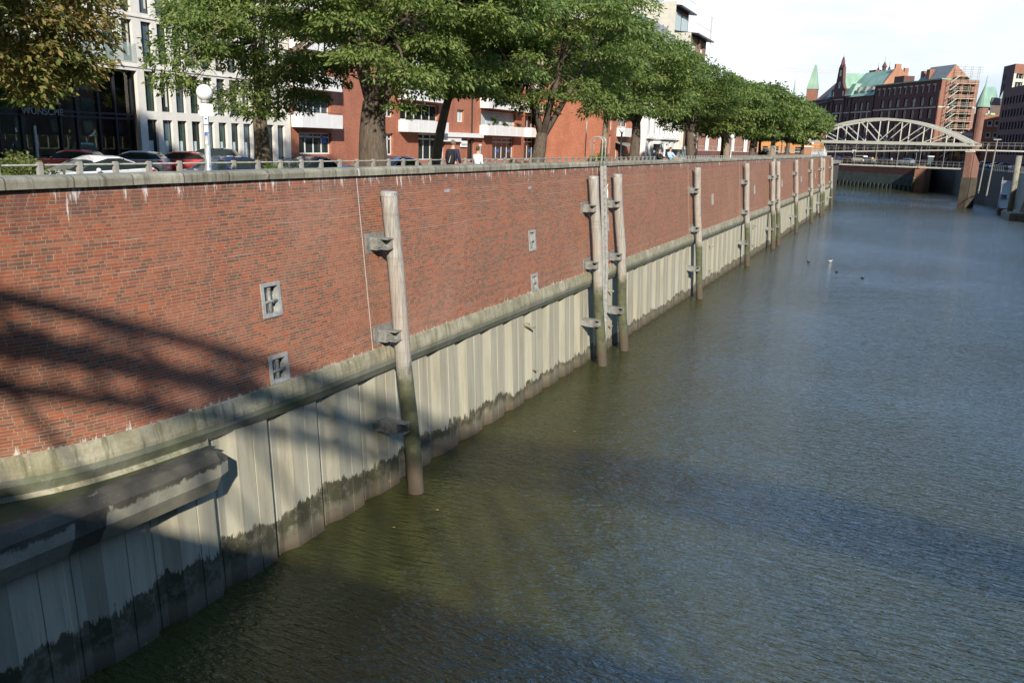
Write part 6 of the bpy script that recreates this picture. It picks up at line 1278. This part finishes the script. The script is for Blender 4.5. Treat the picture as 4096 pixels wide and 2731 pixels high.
m = MB(); m.add([pt_(2243, 262, 23.5), pt_(2271, 262, 23.5), pt_(2262, 270, 31.3), pt_(2244, 270, 31.0), pt_(2283, 290, 25)], [(0, 1, 2, 3), (1, 4, 2)]); m.build('steep_roof', 'copper', tr_)
m = MB(); m.add([pt_(2258, 258, 22), pt_(2302, 258, 22), pt_(2300, 266, 27.5), pt_(2258, 266, 27.7)], [(0, 1, 2, 3)]); m.build('tiled_roof', 'tile', tr_)
m = MB(); m.add([pt_(2275, 259, 27), pt_(2299, 259, 27), pt_(2294, 263, 29.5), pt_(2281, 263, 29.5), pt_(2269, 270, 25)], [(0, 1, 2, 3)]); m.build('dormer', 'copper', tr_)
# modern tower
mt_ = thing('tower_block', 'modern tower block with a red brick crown and loggias in the top right corner', 'building', (36, 330, 7)); a, e = hp(2274, 300), hp(2299, 290); b = hp(2400, 292)
d1 = (e - a).normalized(); T3m = plane3(a, d1, Vector((d1.y, -d1.x, 0))); L1 = (e - a).length; d2 = (b - e).normalized(); T3n = plane3(e, d2, Vector((d2.y, -d2.x, 0))); L2 = (b - e).length
w1 = [(.5 + 2.0 * k, 1.7 + 2.0 * k, 20 + 3.1 * j, 21.9 + 3.1 * j) for k in range(2) for j in range(6)]; w2 = [(.9 + 4.4 * k, 3.6 + 4.4 * k, 20 + 3.1 * j, 22.1 + 3.1 * j) for k in range(3) for j in range(6)]
m = MB(); holes_wall(m, T3m, (0, L1), (7, 40.3), w1, .3); m.build('side_wall', 'bdark', mt_)
m = MB(); holes_wall(m, T3n, (0, L2), (7, 37.2), w2, .8); m.build('front_wall', 'offwhite', mt_); m = MB(); m.quad(T3n(0, 37.2, 0), T3n(L2, 37.2, 0), T3n(L2, 40.3, 0), T3n(0, 40.3, 0)); m.add([T3m(0, 40.3, 0), T3m(L1, 40.3, 0), T3n(L2, 40.3, 0), T3n(L2, 40.3, 12), T3m(0, 40.3, 12)], [(0, 1, 2, 3, 4)]); m.build('brick_crown', 'bwarm', mt_)
for w_ in w1: add_window(mt_, T3m, *w_, .26, 'wframe', 'glassb', 0, 0, .12)
for w_ in w2: add_window(mt_, T3n, *w_, .7, 'wframe', 'glass', 1, 0, .12)

# ================================================================== FAR STREET LIFE
def fp(px, dep, z=7.12): v = hp(px, dep); return (v.x, v.y, z)
FAR = [(1920, 252, 'hatch', cbl, 'tiny dark blue car at the left of the far quay'), (1947, 249, 'hatch', cbk, 'tiny black car left of the white van on the far quay'), (1976, 244, 'van', cw, 'white van parked on the far quay'), (1998, 241, 'hatch', csl, 'tiny silver car just right of the white van'), (2030, 236, 'hatch', cbk, 'tiny black car in the middle of the far quay'), (2085, 226, 'suv', csl, 'silver estate car on the far quay near the warehouse corner'),
       (2262, 205, 'suv', csl, 'tiny silver van under the bridge approach'), (2290, 200, 'hatch', cbk, 'tiny black car right of the silver van under the approach'), (2304, 196, 'sedan', csl, 'tiny silver saloon under the approach near the masts'), (2346, 190, 'hatch', cw, 'tiny white car at the extreme right edge')]
for i, (px, dep, kd, col, wd) in enumerate(FAR): make_car(wd, kd, col, fp(px, dep), math.atan2(qd.y, qd.x) + .15 if px < 2200 else .3, far=True, group='cars on the far quay')
for i, (px, dep, col, wd) in enumerate([(2006, 238, 'yellowc', 'tiny pedestrian in yellow on the far quay'), (2016, 237, 'redc', 'tiny pedestrian in red on the far quay'), (2050, 233, 'hood', 'tiny pedestrian in pale clothes on the far quay'), (2063, 230, 'blackc', 'tiny pedestrian in black near the silver estate car'), (2214, 212, 'hood', 'tiny pedestrian in white by the scaffold foot')]):
    v = fp(px, dep); person(wd, v, .5 + i, 1.72, col, 'jeans', 'hairb', 'walk', group='people on the far quay')
def far_sign(px, dep, h, col, wd, w_=.9): v = fp(px, dep); return post_sign(v[0], v[1], v[2], h, col, wd, 0, w_=w_)
far_sign(1962, 243, 3.3, 'signw', 'white sign board on a post before the white van', .55); far_sign(2106, 224, 3.9, 'signb', 'blue parking sign right of the silver estate car', .45)
ch = thing('portable_toilet', 'pale blue and white cabin at the foot of the scaffold', 'cabin', fp(2140, 226)); v = fp(2140, 226); m = MB(); m.box(v[0] - .7, v[0] + .7, v[1] - .7, v[1] + .7, 7.1, 9.3); m.build('body', 'glassb', ch); m = MB(); m.box(v[0] - .8, v[0] + .8, v[1] - .8, v[1] + .8, 9.3, 9.55); m.build('roof', 'signw', ch)
